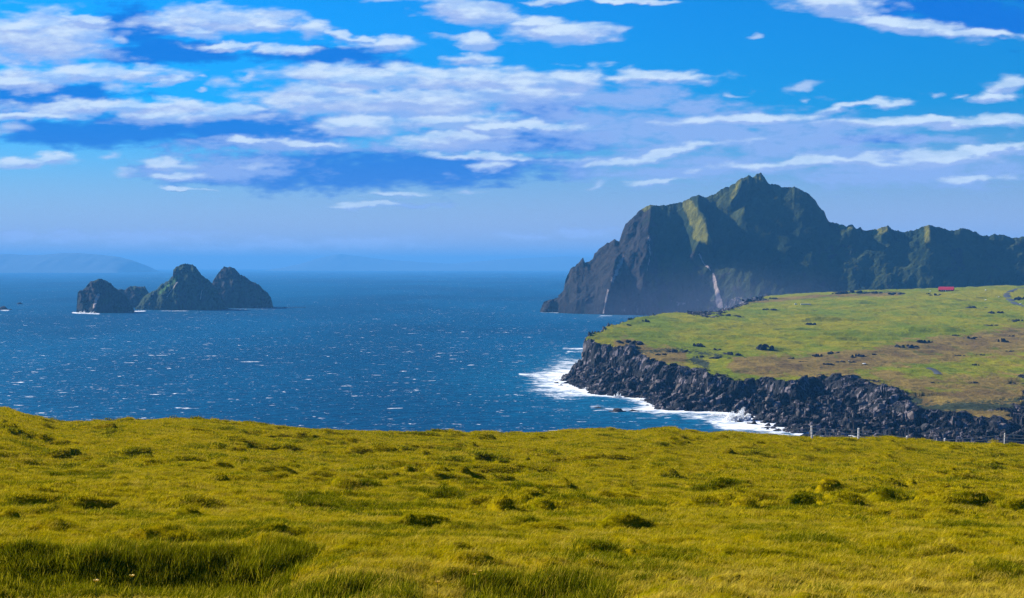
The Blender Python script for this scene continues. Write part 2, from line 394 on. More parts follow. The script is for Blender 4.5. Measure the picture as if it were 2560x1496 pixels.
BANKS = [(-6.2, -2.5, 17.0, 18.3, .50), (-.35, .75, 14.0, 15.1, .34), (-2.0, -1.2, 13.6, 14.4, .22), (-6.5, -3.6, 12.9, 13.8, .2), (-17.5, -9.8, 96, 97.2, .60), (-6.3, -3.3, 91, 92, .60), (-5.7, 2.4, 71, 72.4, .55), (-15, -8, 81, 82.2, .50), (2, 7, 78, 79, .40), (-22, -17, 60, 61, .40), (12, 20, 84, 85, .40), (-9, -5, 46, 46.8, .32), (1.5, 5, 40, 40.8, .25), (6, 10, 55, 56, .3)]
def near_z(X, Y, fine=True):
    px = CX + F * X / np.maximum(Y, 1.0)
    z = -DROP(Y)
    z = z - (SIL(px) - 1073) / F * 110 * sst(22, 108, Y)
    far = (1 - .85 * sst(60, 105, Y)) * (.45 + .55 * sst(14, 34, Y))
    off = 1 - sst(130, 180, Y)
    z = z + off * far * (.34 * fbm(X / 24, Y / 19, 3, 3) + .17 * fbm(X / 7.5, Y / 5.5, 23, 3))
    # tussocks
    wx, wy = X + .5 * vnoise(X * .8, Y * .8, 31), Y + .5 * vnoise(X * .8, Y * .8, 37)
    d, dx, dy, r1, r2 = vor(wx / 1.15, wy / .95, 41)
    clus = fbm(X / 8.5, Y / 6.0, 47, 2)
    amp = (.015 + .24 * sst(.50, .95, r1) * (.25 + 1.1 * sst(-.4, .5, clus))) * (.55 + .45 * sst(16, 34, Y))
    skew = 1 + .45 * np.clip(dx, -.6, .6)
    lump = amp * np.clip(1 - (d * skew / (.34 + .16 * r2)) ** 2, 0, 1) ** .9
    d2, _, _, q1, _ = vor(wx / .52, wy / .48, 53)
    lump2 = (.02 + .08 * q1) * np.clip(1 - (d2 / .7) ** 2, 0, 1)
    d3, _, _, u1, u2 = vor(wx / 2.7 + 7, wy / 2.1 + 3, 67)
    lump = lump + .36 * sst(.55, .9, u1) * (.3 + .9 * sst(-.4, .4, clus)) * np.clip(1 - (d3 / (.26 + .14 * u2)) ** 2, 0, 1) ** .9 * sst(32, 50, Y)
    z = z + off * (lump + lump2 + .03 * vnoise(X * 4, Y * 4, 61)) * sst(4, 9, Y) * (1 - .25 * sst(80, 108, Y))
    for b in BANKS: z = z - bank(X, Y, *b)
    return H + z
def build_near():
    px = np.concatenate([np.linspace(-900, -160, 60)[:-1], np.arange(-160, 2720, 4.0), np.linspace(2720, 3460, 60)])
    d = np.concatenate([np.linspace(.6, 5, 16)[:-1], np.exp(np.linspace(math.log(5), math.log(128), 680)), np.linspace(129, 420, 70)])
    P, D = np.meshgrid(px, d)
    X = X_at(P, D); Z = near_z(X, D)
    # behind and under the eye the hill carries on
    me = grid_mesh('ground', X, D, Z)
    tag(link('ground', me, mat_near_ground()), kind='structure')
    xs = np.linspace(-60, 60, 60); ys = np.linspace(-60, .62, 40); XX, YY = np.meshgrid(xs, ys)
build_near()

# ------------------------------------------------------------------ grass tufts on the near hill
def tuft_mesh(name, n, rad, h0, h1, wid, lean, droop, seed, seg=3):
    r = np.random.default_rng(seed); V, Q, T, B = [], [], [], []
    for i in range(n):
        a = r.uniform(0, 6.283); rr = rad * math.sqrt(r.uniform(0, 1)); bx, by = rr * math.cos(a), rr * math.sin(a)
        h = r.uniform(h0, h1); yaw = r.uniform(-1.3, 1.3); ox, oy = math.cos(yaw), math.sin(yaw)
        ln = lean * r.uniform(.4, 1.5) * h; dr = droop * r.uniform(.3, 1.3) * h
        fa = r.uniform(0, 3.1416); sx, sy = math.cos(fa), math.sin(fa); w = wid * r.uniform(.7, 1.3)
        b0 = len(V); bv = r.uniform(0, 1)
        for k in range(seg + 1):
            s = k / seg
            cx, cy = bx + ox * ln * s ** 1.5, by + oy * ln * s ** 1.5; cz = h * s - dr * s ** 3 - .03
            ww = w * (1 - s) ** .7 * .5 + .0006
            V += [(cx - sx * ww, cy - sy * ww, cz), (cx + sx * ww, cy + sy * ww, cz)]; T += [s, s]; B += [bv, bv]
            if k: Q.append((b0 + 2*k - 2, b0 + 2*k - 1, b0 + 2*k + 1, b0 + 2*k))
    return mesh_from(name, V, Q, True, {'tipness': T, 'blade': B})
def build_grass():
    coll = bpy.data.collections.new('tuft_sources'); names = []
    spec = []
    # (blades, radius, h0, h1, width, lean, droop) for near, middle and far ground
    for lod, (n, rad, hs, wid) in enumerate([(56, .11, .42, .0040), (56, .17, .50, .0085), (60, .30, .60, .020)]):
        for kind, (m, h0, h1, lean, droop) in enumerate([(G_Y, .06, .15, .5, .14), (G_G, .09, .20, .40, .15), (G_S, .10, .23, .6, .25)]):
            for v in range(2): spec.append((lod, kind, v, n if kind != 2 else n // 2, rad, h0 * hs, h1 * hs, wid * (.75 if kind == 2 else 1), lean, droop, m))
    for i, (lod, kind, v, n, rad, h0, h1, wid, lean, droop, m) in enumerate(spec):
        me = tuft_mesh('tuft', n, rad, h0, h1, wid, lean, droop, 100 + i); me.materials.append(m)
        o = bpy.data.objects.new('tuft_%02d' % i, me); coll.objects.link(o)
    P, S, V, RT = [], [], [], []
    for lod, (d0, d1, dens) in enumerate([(9, 26, 210), (26, 54, 90), (54, 119, 30)]):
        n = int(.40 * (d1 * d1 - d0 * d0) * dens)
        D = np.sqrt(rng.uniform(d0 * d0, d1 * d1, n)); X = rng.uniform(-.40, .40, n) * D
        if lod < 2:
            D = D + rng.normal(0, 1.2, n) * (D > d0 + 3)
        Z = near_z(X, D)
        g = fbm(X / 2.6, D / 1.6, 201, 3) + .35 * fbm(X / 9, D / 7, 207, 2)
        bk = sum(sst(b[2] - .7, b[2] - .1, D) * (1 - sst(b[3] - .4, b[3] + .3, D)) * sst(b[0] - .6, b[0] + .3, X) * (1 - sst(b[1] - .3, b[1] + .6, X)) for b in BANKS[:3]) + .35 * vnoise(X * 1.3, D * 1.1, 251) > .5
        u = rng.uniform(0, 1, n)
        front = 1 - sst(14.6, 17.0, D)
        gp = (np.clip((g - .30) * 2.6, 0, .85) + .07) * (1 - .6 * front)
        front = 1 - sst(14.6, 17.0, D)
        strawp = .14 + .60 * front + .25 * sst(.2, .6, fbm(X / 3.3, D / 2.2, 231, 3))
        kind = np.where(u < gp, 1, np.where(rng.uniform(0, 1, n) < strawp, 2, 0))
        kind = np.where(bk & (rng.uniform(0, 1, n) < .9), 1, kind)
        sc = rng.uniform(.75, 1.3, n) * (1 + .35 * bk) * np.where(kind == 1, 1 + .25 * np.clip(g, 0, 1), 1)
        P.append(np.stack([X, D, Z], 1)); S.append(np.stack([sc, sc, sc * (rng.uniform(.8, 1.2, n) + .9 * bk)], 1))
        V.append(lod * 6 + kind * 2 + rng.integers(0, 2, n))
        # blown over to the right
        RT.append(np.stack([rng.normal(0, .12, n), rng.normal(.12, .14, n), rng.normal(.1, 1.0, n)], 1))
    P, S, V, RT = map(np.concatenate, (P, S, V, RT))
    me = bpy.data.meshes.new('grass'); me.vertices.add(len(P)); me.vertices.foreach_set('co', P.astype(np.float32).ravel())
    for nm, typ, a, key in (('sc', 'FLOAT_VECTOR', S, 'vector'), ('rt', 'FLOAT_VECTOR', RT, 'vector'), ('variant', 'INT', V, 'value')):
        at = me.attributes.new(nm, typ, 'POINT'); at.data.foreach_set(key, np.ascontiguousarray(a.astype(np.int32 if typ == 'INT' else np.float32)).ravel())
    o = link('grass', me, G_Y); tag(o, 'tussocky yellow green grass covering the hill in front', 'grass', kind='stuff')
    tr = bpy.data.node_groups.new('grass_tufts', 'GeometryNodeTree')
    tr.interface.new_socket('Geometry', in_out='INPUT', socket_type='NodeSocketGeometry')
    tr.interface.new_socket('Geometry', in_out='OUTPUT', socket_type='NodeSocketGeometry')
    N, L = tr.nodes, tr.links
    gi, go = N.new('NodeGroupInput'), N.new('NodeGroupOutput')
    ci = N.new('GeometryNodeCollectionInfo'); ci.inputs['Collection'].default_value = coll
    ci.inputs['Separate Children'].default_value = True; ci.inputs['Reset Children'].default_value = True
    ip = N.new('GeometryNodeInstanceOnPoints'); ip.inputs['Pick Instance'].default_value = True
    def na(nm, typ):
        n = N.new('GeometryNodeInputNamedAttribute'); n.data_type = typ; n.inputs['Name'].default_value = nm
        return [x for x in n.outputs if x.enabled and x.name == 'Attribute'][0]
    L.new(gi.outputs[0], ip.inputs['Points']); L.new(ci.outputs[0], ip.inputs['Instance'])
    L.new(na('variant', 'INT'), ip.inputs['Instance Index'])
    e2 = N.new('FunctionNodeEulerToRotation'); L.new(na('rt', 'FLOAT_VECTOR'), e2.inputs[0]); L.new(e2.outputs[0], ip.inputs['Rotation'])
    L.new(na('sc', 'FLOAT_VECTOR'), ip.inputs['Scale']); L.new(ip.outputs[0], go.inputs[0])
    md = o.modifiers.new('tufts', 'NODES'); md.node_group = tr
build_grass()

# ------------------------------------------------------------------ headland
COAST_PX = [(2900,1170),(2700,1145),(2560,1130),(2400,1122),(2200,1112),(2050,1097),(1966,1079),(1925,1068),(1885,1058),(1868,1043),(1818,1031),(1770,1029),(1678,1026),(1635,1018),
            (1611,998),(1558,993),(1523,988),(1494,987),(1451,971),(1404,952)]
COAST = [(X_at(px, D_sea(py)), D_sea(py)) for px, py in COAST_PX]
COAST += [(X_at(px, D), D) for px, D in [(1412,1130),(1440,1170),(1474,1230),(1496,1310),(1560,1440),(1640,1600),(1735,1850),(1790,2050),(1800,2250),(1740,2420),(1700,2700),(2900,2750),(3000,1600)]]
COAST = np.array(COAST)
def coast_dist(X, Y, along=False):
    """signed distance to the shoreline, positive inland"""
    A, B = COAST, np.roll(COAST, -1, 0)
    best = np.full(X.shape, 1e9); ins = np.zeros(X.shape, bool); al = np.zeros(X.shape); acc = 0.0
    for (ax, ay), (bx, by) in zip(A, B):
        ex, ey = bx - ax, by - ay
        t = np.clip(((X - ax) * ex + (Y - ay) * ey) / (ex * ex + ey * ey), 0, 1)
        dd = (X - ax - t * ex) ** 2 + (Y - ay - t * ey) ** 2; L = math.hypot(ex, ey)
        al = np.where(dd < best, acc + t * L, al); acc += L; best = np.minimum(best, dd)
        c = ((ay > Y) != (by > Y)) & (X < (bx - ax) * (Y - ay) / (by - ay + 1e-12) + ax)
        ins ^= c
    d = np.sqrt(best); return (np.where(ins, d, -d), al) if along else np.where(ins, d, -d)
CTRL = [(1489,835,1180),(1528,856,1110),(1609,893,1060),(1663,909,1020),(1770,926,960),(1847,950,910),(1904,957,885),(1970,942,880),(2017,957,850),(2103,973,830),(2222,1001,800),(2293,1026,775),
        (2450,1029,760),(2555,1045,740),(2750,1060,720),(1506,818,1286),(1654,782,1593),(1750,760,1873),(1842,750,1950),(1960,740,2017),(2092,729,2000),(2255,727,1980),(2385,724,1950),(2415,720,1950),
        (2510,719,1950),(2559,716,1950),(2750,712,1950),(2200,850,1200),(2200,790,1500),(2500,850,1180),(2500,940,920),(1700,850,1200),(1950,850,1180),(2100,920,960)]
_cx = np.array([[X_at(p, D), D] for p, q, D in CTRL]); _cz = np.array([Z_at(q, D) for p, q, D in CTRL])
_cx = np.vstack([_cx, [[X_at(p, D), D] for p, D in ((1800,2300),(2100,2350),(2500,2350),(2900,2350))]]); _cz = np.concatenate([_cz, [33, 40, 44, 46]])
def _tp(r): return np.where(r > 0, r * r * np.log(np.maximum(r, 1e-9)), 0)
_n = len(_cz); _sc = 500.0
_K = np.zeros((_n + 3, _n + 3)); _K[:_n, :_n] = _tp(np.linalg.norm(_cx[:, None] - _cx[None], axis=2) / _sc) + np.eye(_n) * .02
_K[:_n, _n] = 1; _K[:_n, _n+1:] = _cx / _sc; _K[_n, :_n] = 1; _K[_n+1:, :_n] = _cx.T / _sc
_w = np.linalg.solve(_K, np.concatenate([_cz, [0, 0, 0]]))
def top_z(X, Y):
    s = _w[_n] + _w[_n+1] * X / _sc + _w[_n+2] * Y / _sc
    for i in range(_n): s = s + _w[i] * _tp(np.hypot(X - _cx[i, 0], Y - _cx[i, 1]) / _sc)
    return s
def blocks(X, Y, size, seed):
    wx, wy = X + .25 * size * vnoise(X / size * 1.3, Y / size * 1.3, seed + 2), Y + .25 * size * vnoise(X / size * 1.3, Y / size * 1.3, seed + 3)
    d, dx, dy, r1, r2 = vor(wx / size, wy / size, seed)
    return size * (.55 * (r1 - .5) + (r2 - .5) * 1.3 * dx + (np.mod(r1 * 7.3, 1) - .5) * 1.1 * dy + .30 * np.clip(.45 - d, -1, 1))
def seg_px(P, Q, pts):
    """distance in frame pixels to a polyline"""
    best = np.full(P.shape, 1e9)
    for (ax, ay), (bx, by) in zip(pts[:-1], pts[1:]):
        ex, ey = bx - ax, by - ay; t = np.clip(((P - ax) * ex + (Q - ay) * ey) / (ex * ex + ey * ey), 0, 1)
        best = np.minimum(best, np.hypot(P - ax - t * ex, Q - ay - t * ey))
    return best
BUMPS = []      # (X, Y, rx, ry, height) banks and knolls on the plateau, filled below once plain ground can be hit
def head_z(X, Y, full=False):
    s0, al = coast_dist(X, Y, True)
    px = CX + F * X / Y; west = sst(1070, 1150, Y) * (1 - sst(1640, 1800, px))
    s = s0 + (1 - .75 * west) * (7 * fbm(X / 38, Y / 38, 301, 4) + 2.5 * vnoise(X / 9, Y / 9, 311))
    # buttresses and gullies down the cliff
    s = s + (1 - .6 * west) * (9 * (ridged(al / 26 + .15 * vnoise(X / 20, Y / 20, 305), s0 / 70, 306, 3) - .55) + 4 * (ridged(al / 9, s0 / 40, 307, 2) - .55)) * sst(8, 26, s0)
    zt = top_z(X, Y)
    plain = zt + 1.7 * fbm(X / 80, Y / 50, 321, 3) + .95 * fbm(X / 24, Y / 15, 331, 4)
    bn = .30 * fbm(X / 45, Y / 30, 337, 2) - .03
    for bx, by, rx, ry, hh in BUMPS:
        q = np.hypot((X - bx) / rx, (Y - by) / ry) + bn; plain = plain + .55 * hh * np.clip(1 - q * q, 0, 1) ** 1.3
    w = np.clip(24 + zt * 1.75, 36, 84)
    w = w + 52 * sst(1975, 2060, px) * (1 - .25 * sst(2290, 2380, px)) + 10 * vnoise(X / 60, Y / 60, 341)
    w = w * (1 - west) + 12 * west
    t = np.clip(s / w, -1, 1)
    # tumbled scree below, broken cliff above
    c = np.where(t < .62, .62 * t, .3844 + .6156 * sst(.60, .84, t) ** .9)
    c = np.where(t < 0, t * 1.6, c)
    rock = 1 - sst(.83, .99, s / w + .10 * vnoise(X / 11, Y / 11, 351))
    bl = blocks(X, Y, 11, 401) * .7 + blocks(X, Y, 5.2, 411) * .62 + blocks(X, Y, 2.6, 421) * .5
    z = plain * c + rock * bl * np.clip(.45 + .8 * sst(0, .3, t), 0, 1) * (1 - .35 * sst(.6, .8, t)) * sst(-.6, .05, t)
    z = np.where(s < -14, -8.0, z)
    if not full: return z
    return z, rock, t, s0
_Ds = np.concatenate([np.arange(640, 1100, 1.5), np.arange(1100, 2350, 4.0)])
def hit(px, py):
    X = X_at(px, _Ds); z = head_z(X, _Ds)
    k = np.argmax(z >= Z_at(py, _Ds)); D = _Ds[k]
    return float(X_at(px, D)), float(D), float(z[k])
for (px, py, rx, ry, hh) in [(2062,800,38,11,5.0),(2015,791,34,10,4.0),(2170,836,80,18,4.5),(2300,828,52,18,7.0),(2110,850,60,14,3.6),(1780,845,60,16,3.0),(1960,826,55,14,3.0),(2420,790,60,16,3.5),(1700,800,50,18,3.0),(2070,845,40,20,1.4),(1925,872,20,7,2.0),(1750,905,22,14,-4.0),(1690,875,30,10,1.5),
                             (2250,985,30,10,3.0),(2225,990,20,12,2.5),(2330,735,90,25,2.0),(2120,733,80,12,3.5),(1780,775,60,20,2.0),(2440,800,60,20,2.0),(2380,985,50,14,2.0)]:
    x, y, z = hit(px, py); BUMPS.append((x, y, rx, ry, hh))
def build_headland():
    px = np.arange(1376, 2790, 1.7)
    d = np.concatenate([np.arange(600, 1010, 1.15), 1010 + np.cumsum(np.linspace(1.15, 8.5, 310))])
    d = d[d < 2500]
    P, D = np.meshgrid(px, d); X = X_at(P, D)
    Z, rock, t, s0 = head_z(X, D, True)
    # pull cliff blocks sideways so that faces overhang a little
    jx = blocks(X + 91, D, 5.2, 431) * .35 * rock; jy = blocks(X, D + 57, 5.2, 441) * .35 * rock
    Q = Y0 + (H - Z) / D * F
    # dry brown heath in bands, dark heather near the edge
    b1 = seg_px(P, Q, [(2560,835),(2420,862),(2260,880),(2130,905),(2000,915),(1850,915)]); b2 = seg_px(P, Q, [(1700,890),(1620,885),(1560,862)]); b5 = seg_px(P, Q, [(2560,960),(2400,965),(2250,960),(2050,940)])
    b3 = seg_px(P, Q, [(2560,980),(2450,985),(2300,1000),(2200,985)])
    b4 = seg_px(P, Q, [(1750,765),(1850,758),(1960,748),(2060,740),(2250,735)])
    brown = np.maximum.reduce([1.0 * np.clip(1.3 - seg_px(P, Q, [(2330,1018),(2560,1035)]) / 40, 0, 1), .6 * np.clip(1.2 - seg_px(P, Q, [(2560,870),(2400,880),(2250,900)]) / 50, 0, 1), .62 * np.clip(1.2 - b5 / 60, 0, 1), np.clip(1 - b1 / 55, 0, 1), np.clip(1 - b2 / 40, 0, 1), np.clip(1 - b3 / 40, 0, 1), .8 * np.clip(1 - b4 / 12, 0, 1), .55 * np.clip(1 - seg_px(P, Q, [(2560,900),(2440,905)]) / 40, 0, 1)])
    heath = np.maximum.reduce([.55 * (1 - sst(.0, .30, 1 - rock)) * (Z > 3), .95 * np.clip(1.1 - seg_px(P, Q, [(2080,980),(2190,993),(2270,1012),(2300,1030)]) / 32, 0, 1), .85 * np.clip(1 - seg_px(P, Q, [(2215,985),(2300,1003)]) / 18, 0, 1), .8 * np.clip(1.1 - seg_px(P, Q, [(2300,1025),(2420,1015),(2560,1022)]) / 22, 0, 1), .8 * np.clip(1 - seg_px(P, Q, [(1735,900),(1765,912)]) / 26, 0, 1),
                               .62 * np.clip(1 - seg_px(P, Q, [(1600,880),(1690,875),(1800,890)]) / 22, 0, 1), .6 * np.clip(1 - seg_px(P, Q, [(2370,1010),(2560,1000)]) / 26, 0, 1), .6 * np.clip(1 - seg_px(P, Q, [(2085,731),(2250,731)]) / 8, 0, 1)])
    me = grid_mesh('headland', X + jx, D + jy, Z, keep=Z > -3.5, smooth=False, attrs={'rock': rock, 'brown': brown, 'heath': heath})
    sm = np.ones(len(me.polygons), bool); vr = np.empty(len(me.vertices), np.float32); me.attributes['rock'].data.foreach_get('value', vr)
    lv = np.empty(len(me.loops), np.int32); me.loops.foreach_get('vertex_index', lv); sm = vr[lv.reshape(-1, 4)].mean(1) < .25
    me.polygons.foreach_set('use_smooth', sm)
    tag(link('headland', me, mat_headland()), kind='structure')
build_headland()

# ------------------------------------------------------------------ rocks
def ico(sub):
    bm = bmesh.new(); bmesh.ops.create_icosphere(bm, subdivisions=sub, radius=1)
    bm.verts.ensure_lookup_table()
    V = np.array([v.co[:] for v in bm.verts]); Fc = np.array([[v.index for v in f.verts] for f in bm.faces]); bm.free(); return V, Fc
ICO_V, ICO_F = ico(3); ICO2_V, ICO2_F = ico(2)
def cut_rock(seed, n=13, base=(ICO_V, ICO_F), stretch=(1, 1, 1)):
    r = np.random.default_rng(seed); V, Fc = base
    N = r.normal(size=(n, 3)); N /= np.linalg.norm(N, axis=1)[:, None]; hh = r.uniform(.55, .95, n)
    dn = V @ N.T; rad = np.min(np.where(dn > .05, hh / np.maximum(dn, .05), 9), axis=1); rad = np.minimum(rad, 1.05)
    rad = rad + .03 * fbm(V[:, 0] * 3 + seed, V[:, 1] * 3 + V[:, 2] * 2, seed, 2)
    return V * rad[:, None] * np.array(stretch), Fc
def join(parts):
    V, Q, k = [], [], 0
    for v, f in parts: V.append(v); Q.append(f + k); k += len(v)
    return np.concatenate(V), np.concatenate(Q)
def rock_mesh(name, seed, mat, stretch=(1, 1, 1)):
    V, Q = cut_rock(seed, base=(ICO2_V, ICO2_F), stretch=stretch); me = mesh_from(name, V, Q, False); me.materials.append(mat); return me
def crop_mesh(seed, n=7):
    r = np.random.default_rng(seed); parts = []
    for i in range(n):
        v, f = cut_rock(seed * 31 + i, 9, (ICO2_V, ICO2_F)); s = r.uniform(.18, .42)
        o = np.array([r.uniform(-.85, .85), r.uniform(-.6, .6), 0]); c = (1 - abs(o[0])) ** 1.2
        a = r.uniform(0, 6.28); rot = np.array([[math.cos(a), -math.sin(a), 0], [math.sin(a), math.cos(a), 0], [0, 0, 1]])
        v = v * np.array([s, s * .8, s * r.uniform(.5, 1.1) + .55 * c * r.uniform(.3, 1)]); v[:, 0] += v[:, 2] * r.uniform(-.5, .5)
        parts.append((v @ rot.T + o, f))
    V, Q = join(parts); me = mesh_from('rock_outcrop', V, Q, False); me.materials.append(M_CROP); return me
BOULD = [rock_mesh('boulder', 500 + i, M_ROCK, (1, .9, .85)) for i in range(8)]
def boulder_field():
    n = 0; r = np.random.default_rng(11); tries = 0
    cand_px = r.uniform(1400, 2560, 60000); cand_D = r.uniform(640, 1160, 60000)
    X = X_at(cand_px, cand_D); z, rock, t, s0 = head_z(X, cand_D, True)
    ok = (t > -.02) & (t < .72) & (rock > .5) & (z > -.6)
    py = Y0 + (H - z) / cand_D * F
    ok &= py < SIL(cand_px) - 6
    X, D, z, t, s0 = (a[ok] for a in (X, cand_D, z, t, s0))
    taken = []
    for x, y, zz, tt in zip(X, D, z, t):
        s = float(np.clip(r.lognormal(.55, .45), .9, 4.2)) * (1.0 if tt > .12 else .75)
        if any((x - a) ** 2 + (y - b) ** 2 < (s + c) ** 2 * .55 for a, b, c in taken): continue
        taken.append((x, y, s))
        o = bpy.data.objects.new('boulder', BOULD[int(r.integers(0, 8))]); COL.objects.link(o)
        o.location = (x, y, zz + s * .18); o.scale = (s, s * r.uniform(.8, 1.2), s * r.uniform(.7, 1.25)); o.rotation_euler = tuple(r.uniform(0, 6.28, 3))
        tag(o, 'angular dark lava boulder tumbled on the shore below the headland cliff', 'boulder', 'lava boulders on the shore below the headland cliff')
        n += 1
        if n >= 290: break
boulder_field()
CROPS = [crop_mesh(600 + i, 9 + i % 6) for i in range(7)]
OUT = [  # px, py of the foot, width and height in frame pixels, label
 (1925,874,60,30,'large dark lava crag standing alone in the bright green pasture'),
 (1574,858,52,15,'low dark crag on the cliff edge just behind the point of the headland'),
 (1614,806,18,13,'small dark rock knob on the far skyline edge of the headland'),
 (1568,814,16,6,'tiny flat dark rock on the skyline rim nearest the headland point'),
 (1695,880,46,17,'broad broken lava crag in the brown heath above the cliff'),
 (1748,868,32,16,'pointed lava crag behind the dark hollow at the cliff edge'),
 (1787,876,26,8,'narrow lava crag trailing off beside the dark hollow at the cliff edge'),
 (1746,895,34,10,None),(1655,888,26,7,None),(1828,888,44,14,'dark double lava crag on the green and brown border of the pasture'),(1800,897,46,8,None),
 (2266,868,48,20,'big black lava crag in the middle of the brown heath'),
 (2301,857,26,11,'smaller black lava crag just behind the biggest crag in the brown heath'),(2322,856,18,9,None),
 (2050,890,30,9,None),(2083,884,32,9,None),(2143,892,32,13,'peaked dark crag on the heath between the cliff and the pasture'),(2182,888,18,5,None),(2115,906,40,10,None),(2072,912,30,6,None),
 (2421,848,26,10,'dark crag at the upper rim of the brown heath under the curved pasture bank'),(2500,856,32,24,'tall stacked black crag near the edge of the brown heath'),(2530,842,14,7,None),(2440,914,17,9,'small isolated dark rock in the green field below the heath'),
 (2336,958,20,4,None),(2432,957,20,8,None),(2024,812,32,9,'single low dark rock in the bright pasture below the ditch banks'),(1822,790,42,9,'long low dark crag among the first green pastures of the headland'),(1856,793,26,5,None),(1922,775,30,7,None),
 (1848,760,26,6,None),(1868,755,20,7,None),(1900,751,32,7,None),(1935,748,24,6,None),(2338,739,24,9,'loose grey rocks heaped on the slope just before the red roofed house'),(2318,736,14,7,None),
 (2492,783,32,8,'low dark crag in the green field below the bend of the road'),(2545,803,26,9,'ragged dark crag in the yellow field below the road'),(2440,770,44,8,None),(2480,815,30,5,None),
 (2105,734,34,9,None),(2150,733,46,10,None),(2198,733,40,9,None),(2240,735,34,7,None),(2090,736,20,6,None),(2125,731,20,8,None),
 (2560,748,40,14,'pile of pale and dark rubble inside the bend of the road'),(2390,840,22,6,None),(2440,846,26,5,None),(2520,880,34,7,None),(2450,888,26,5,None),(2400,890,24,5,None),(1985,898,26,5,None),(2010,905,20,4,None)]
def outcrops():
    for i, (px, py, w, h, lab) in enumerate(OUT):
        x, y, z = hit(px, py); o = bpy.data.objects.new('rock_outcrop', CROPS[i % len(CROPS)]); COL.objects.link(o)
        k = y / F; o.location = (x, y, z - h * k * .12); o.scale = (w * k * .62, w * k * .42, h * k * 1.15)
        o.rotation_euler = (0, 0, (i * 1.7) % .8 - .4 + (math.pi if i % 2 else 0))
        if py < 760 and lab is None: tag(o, 'dark lava rock in the row along the far skyline of the headland', 'rock', 'lava rocks along the headland skyline')
        elif lab is None: tag(o, 'small low dark lava rock scattered on the brown and green heath', 'rock', 'small lava rocks scattered over the headland')
        else: tag(o, lab, 'rock', 'lava crags on the headland')
outcrops()

# ------------------------------------------------------------------ mountain
RIDGE = [(1396,742),(1408,735),(1413,700),(1427,673),(1445,659),(1452,650),(1458,646),(1462,656),(1470,655),(1483,647),(1486,635),(1503,617),(1518,608),(1533,599),(1548,605),(1555,583),(1563,561),(1584,542),(1603,522),(1625,512),
 (1652,516),(1680,511),(1704,506),(1734,492),(1750,489),(1761,494),(1791,484),(1799,476),(1815,468),(1821,469),(1853,447),(1862,444),(1875,440),(1883,445),(1891,436),(1902,432),(1910,442),(1924,461),(1943,460),(1959,469),
 (1989,468),(2016,482),(2035,496),(2043,510),(2059,529),(2066,542),(2073,555),(2103,561),(2116,567),(2133,563),(2140,573),(2152,569),(2157,576),(2184,575),(2220,566),(2228,573),(2258,582),(2282,577),(2301,568),(2323,563),
 (2347,568),(2375,576),(2388,577),(2407,571),(2440,580),(2456,590),(2472,589),(2486,586),(2510,588),(2527,596),(2540,596),(2560,591),(2620,600),(2760,610),(2900,620)]
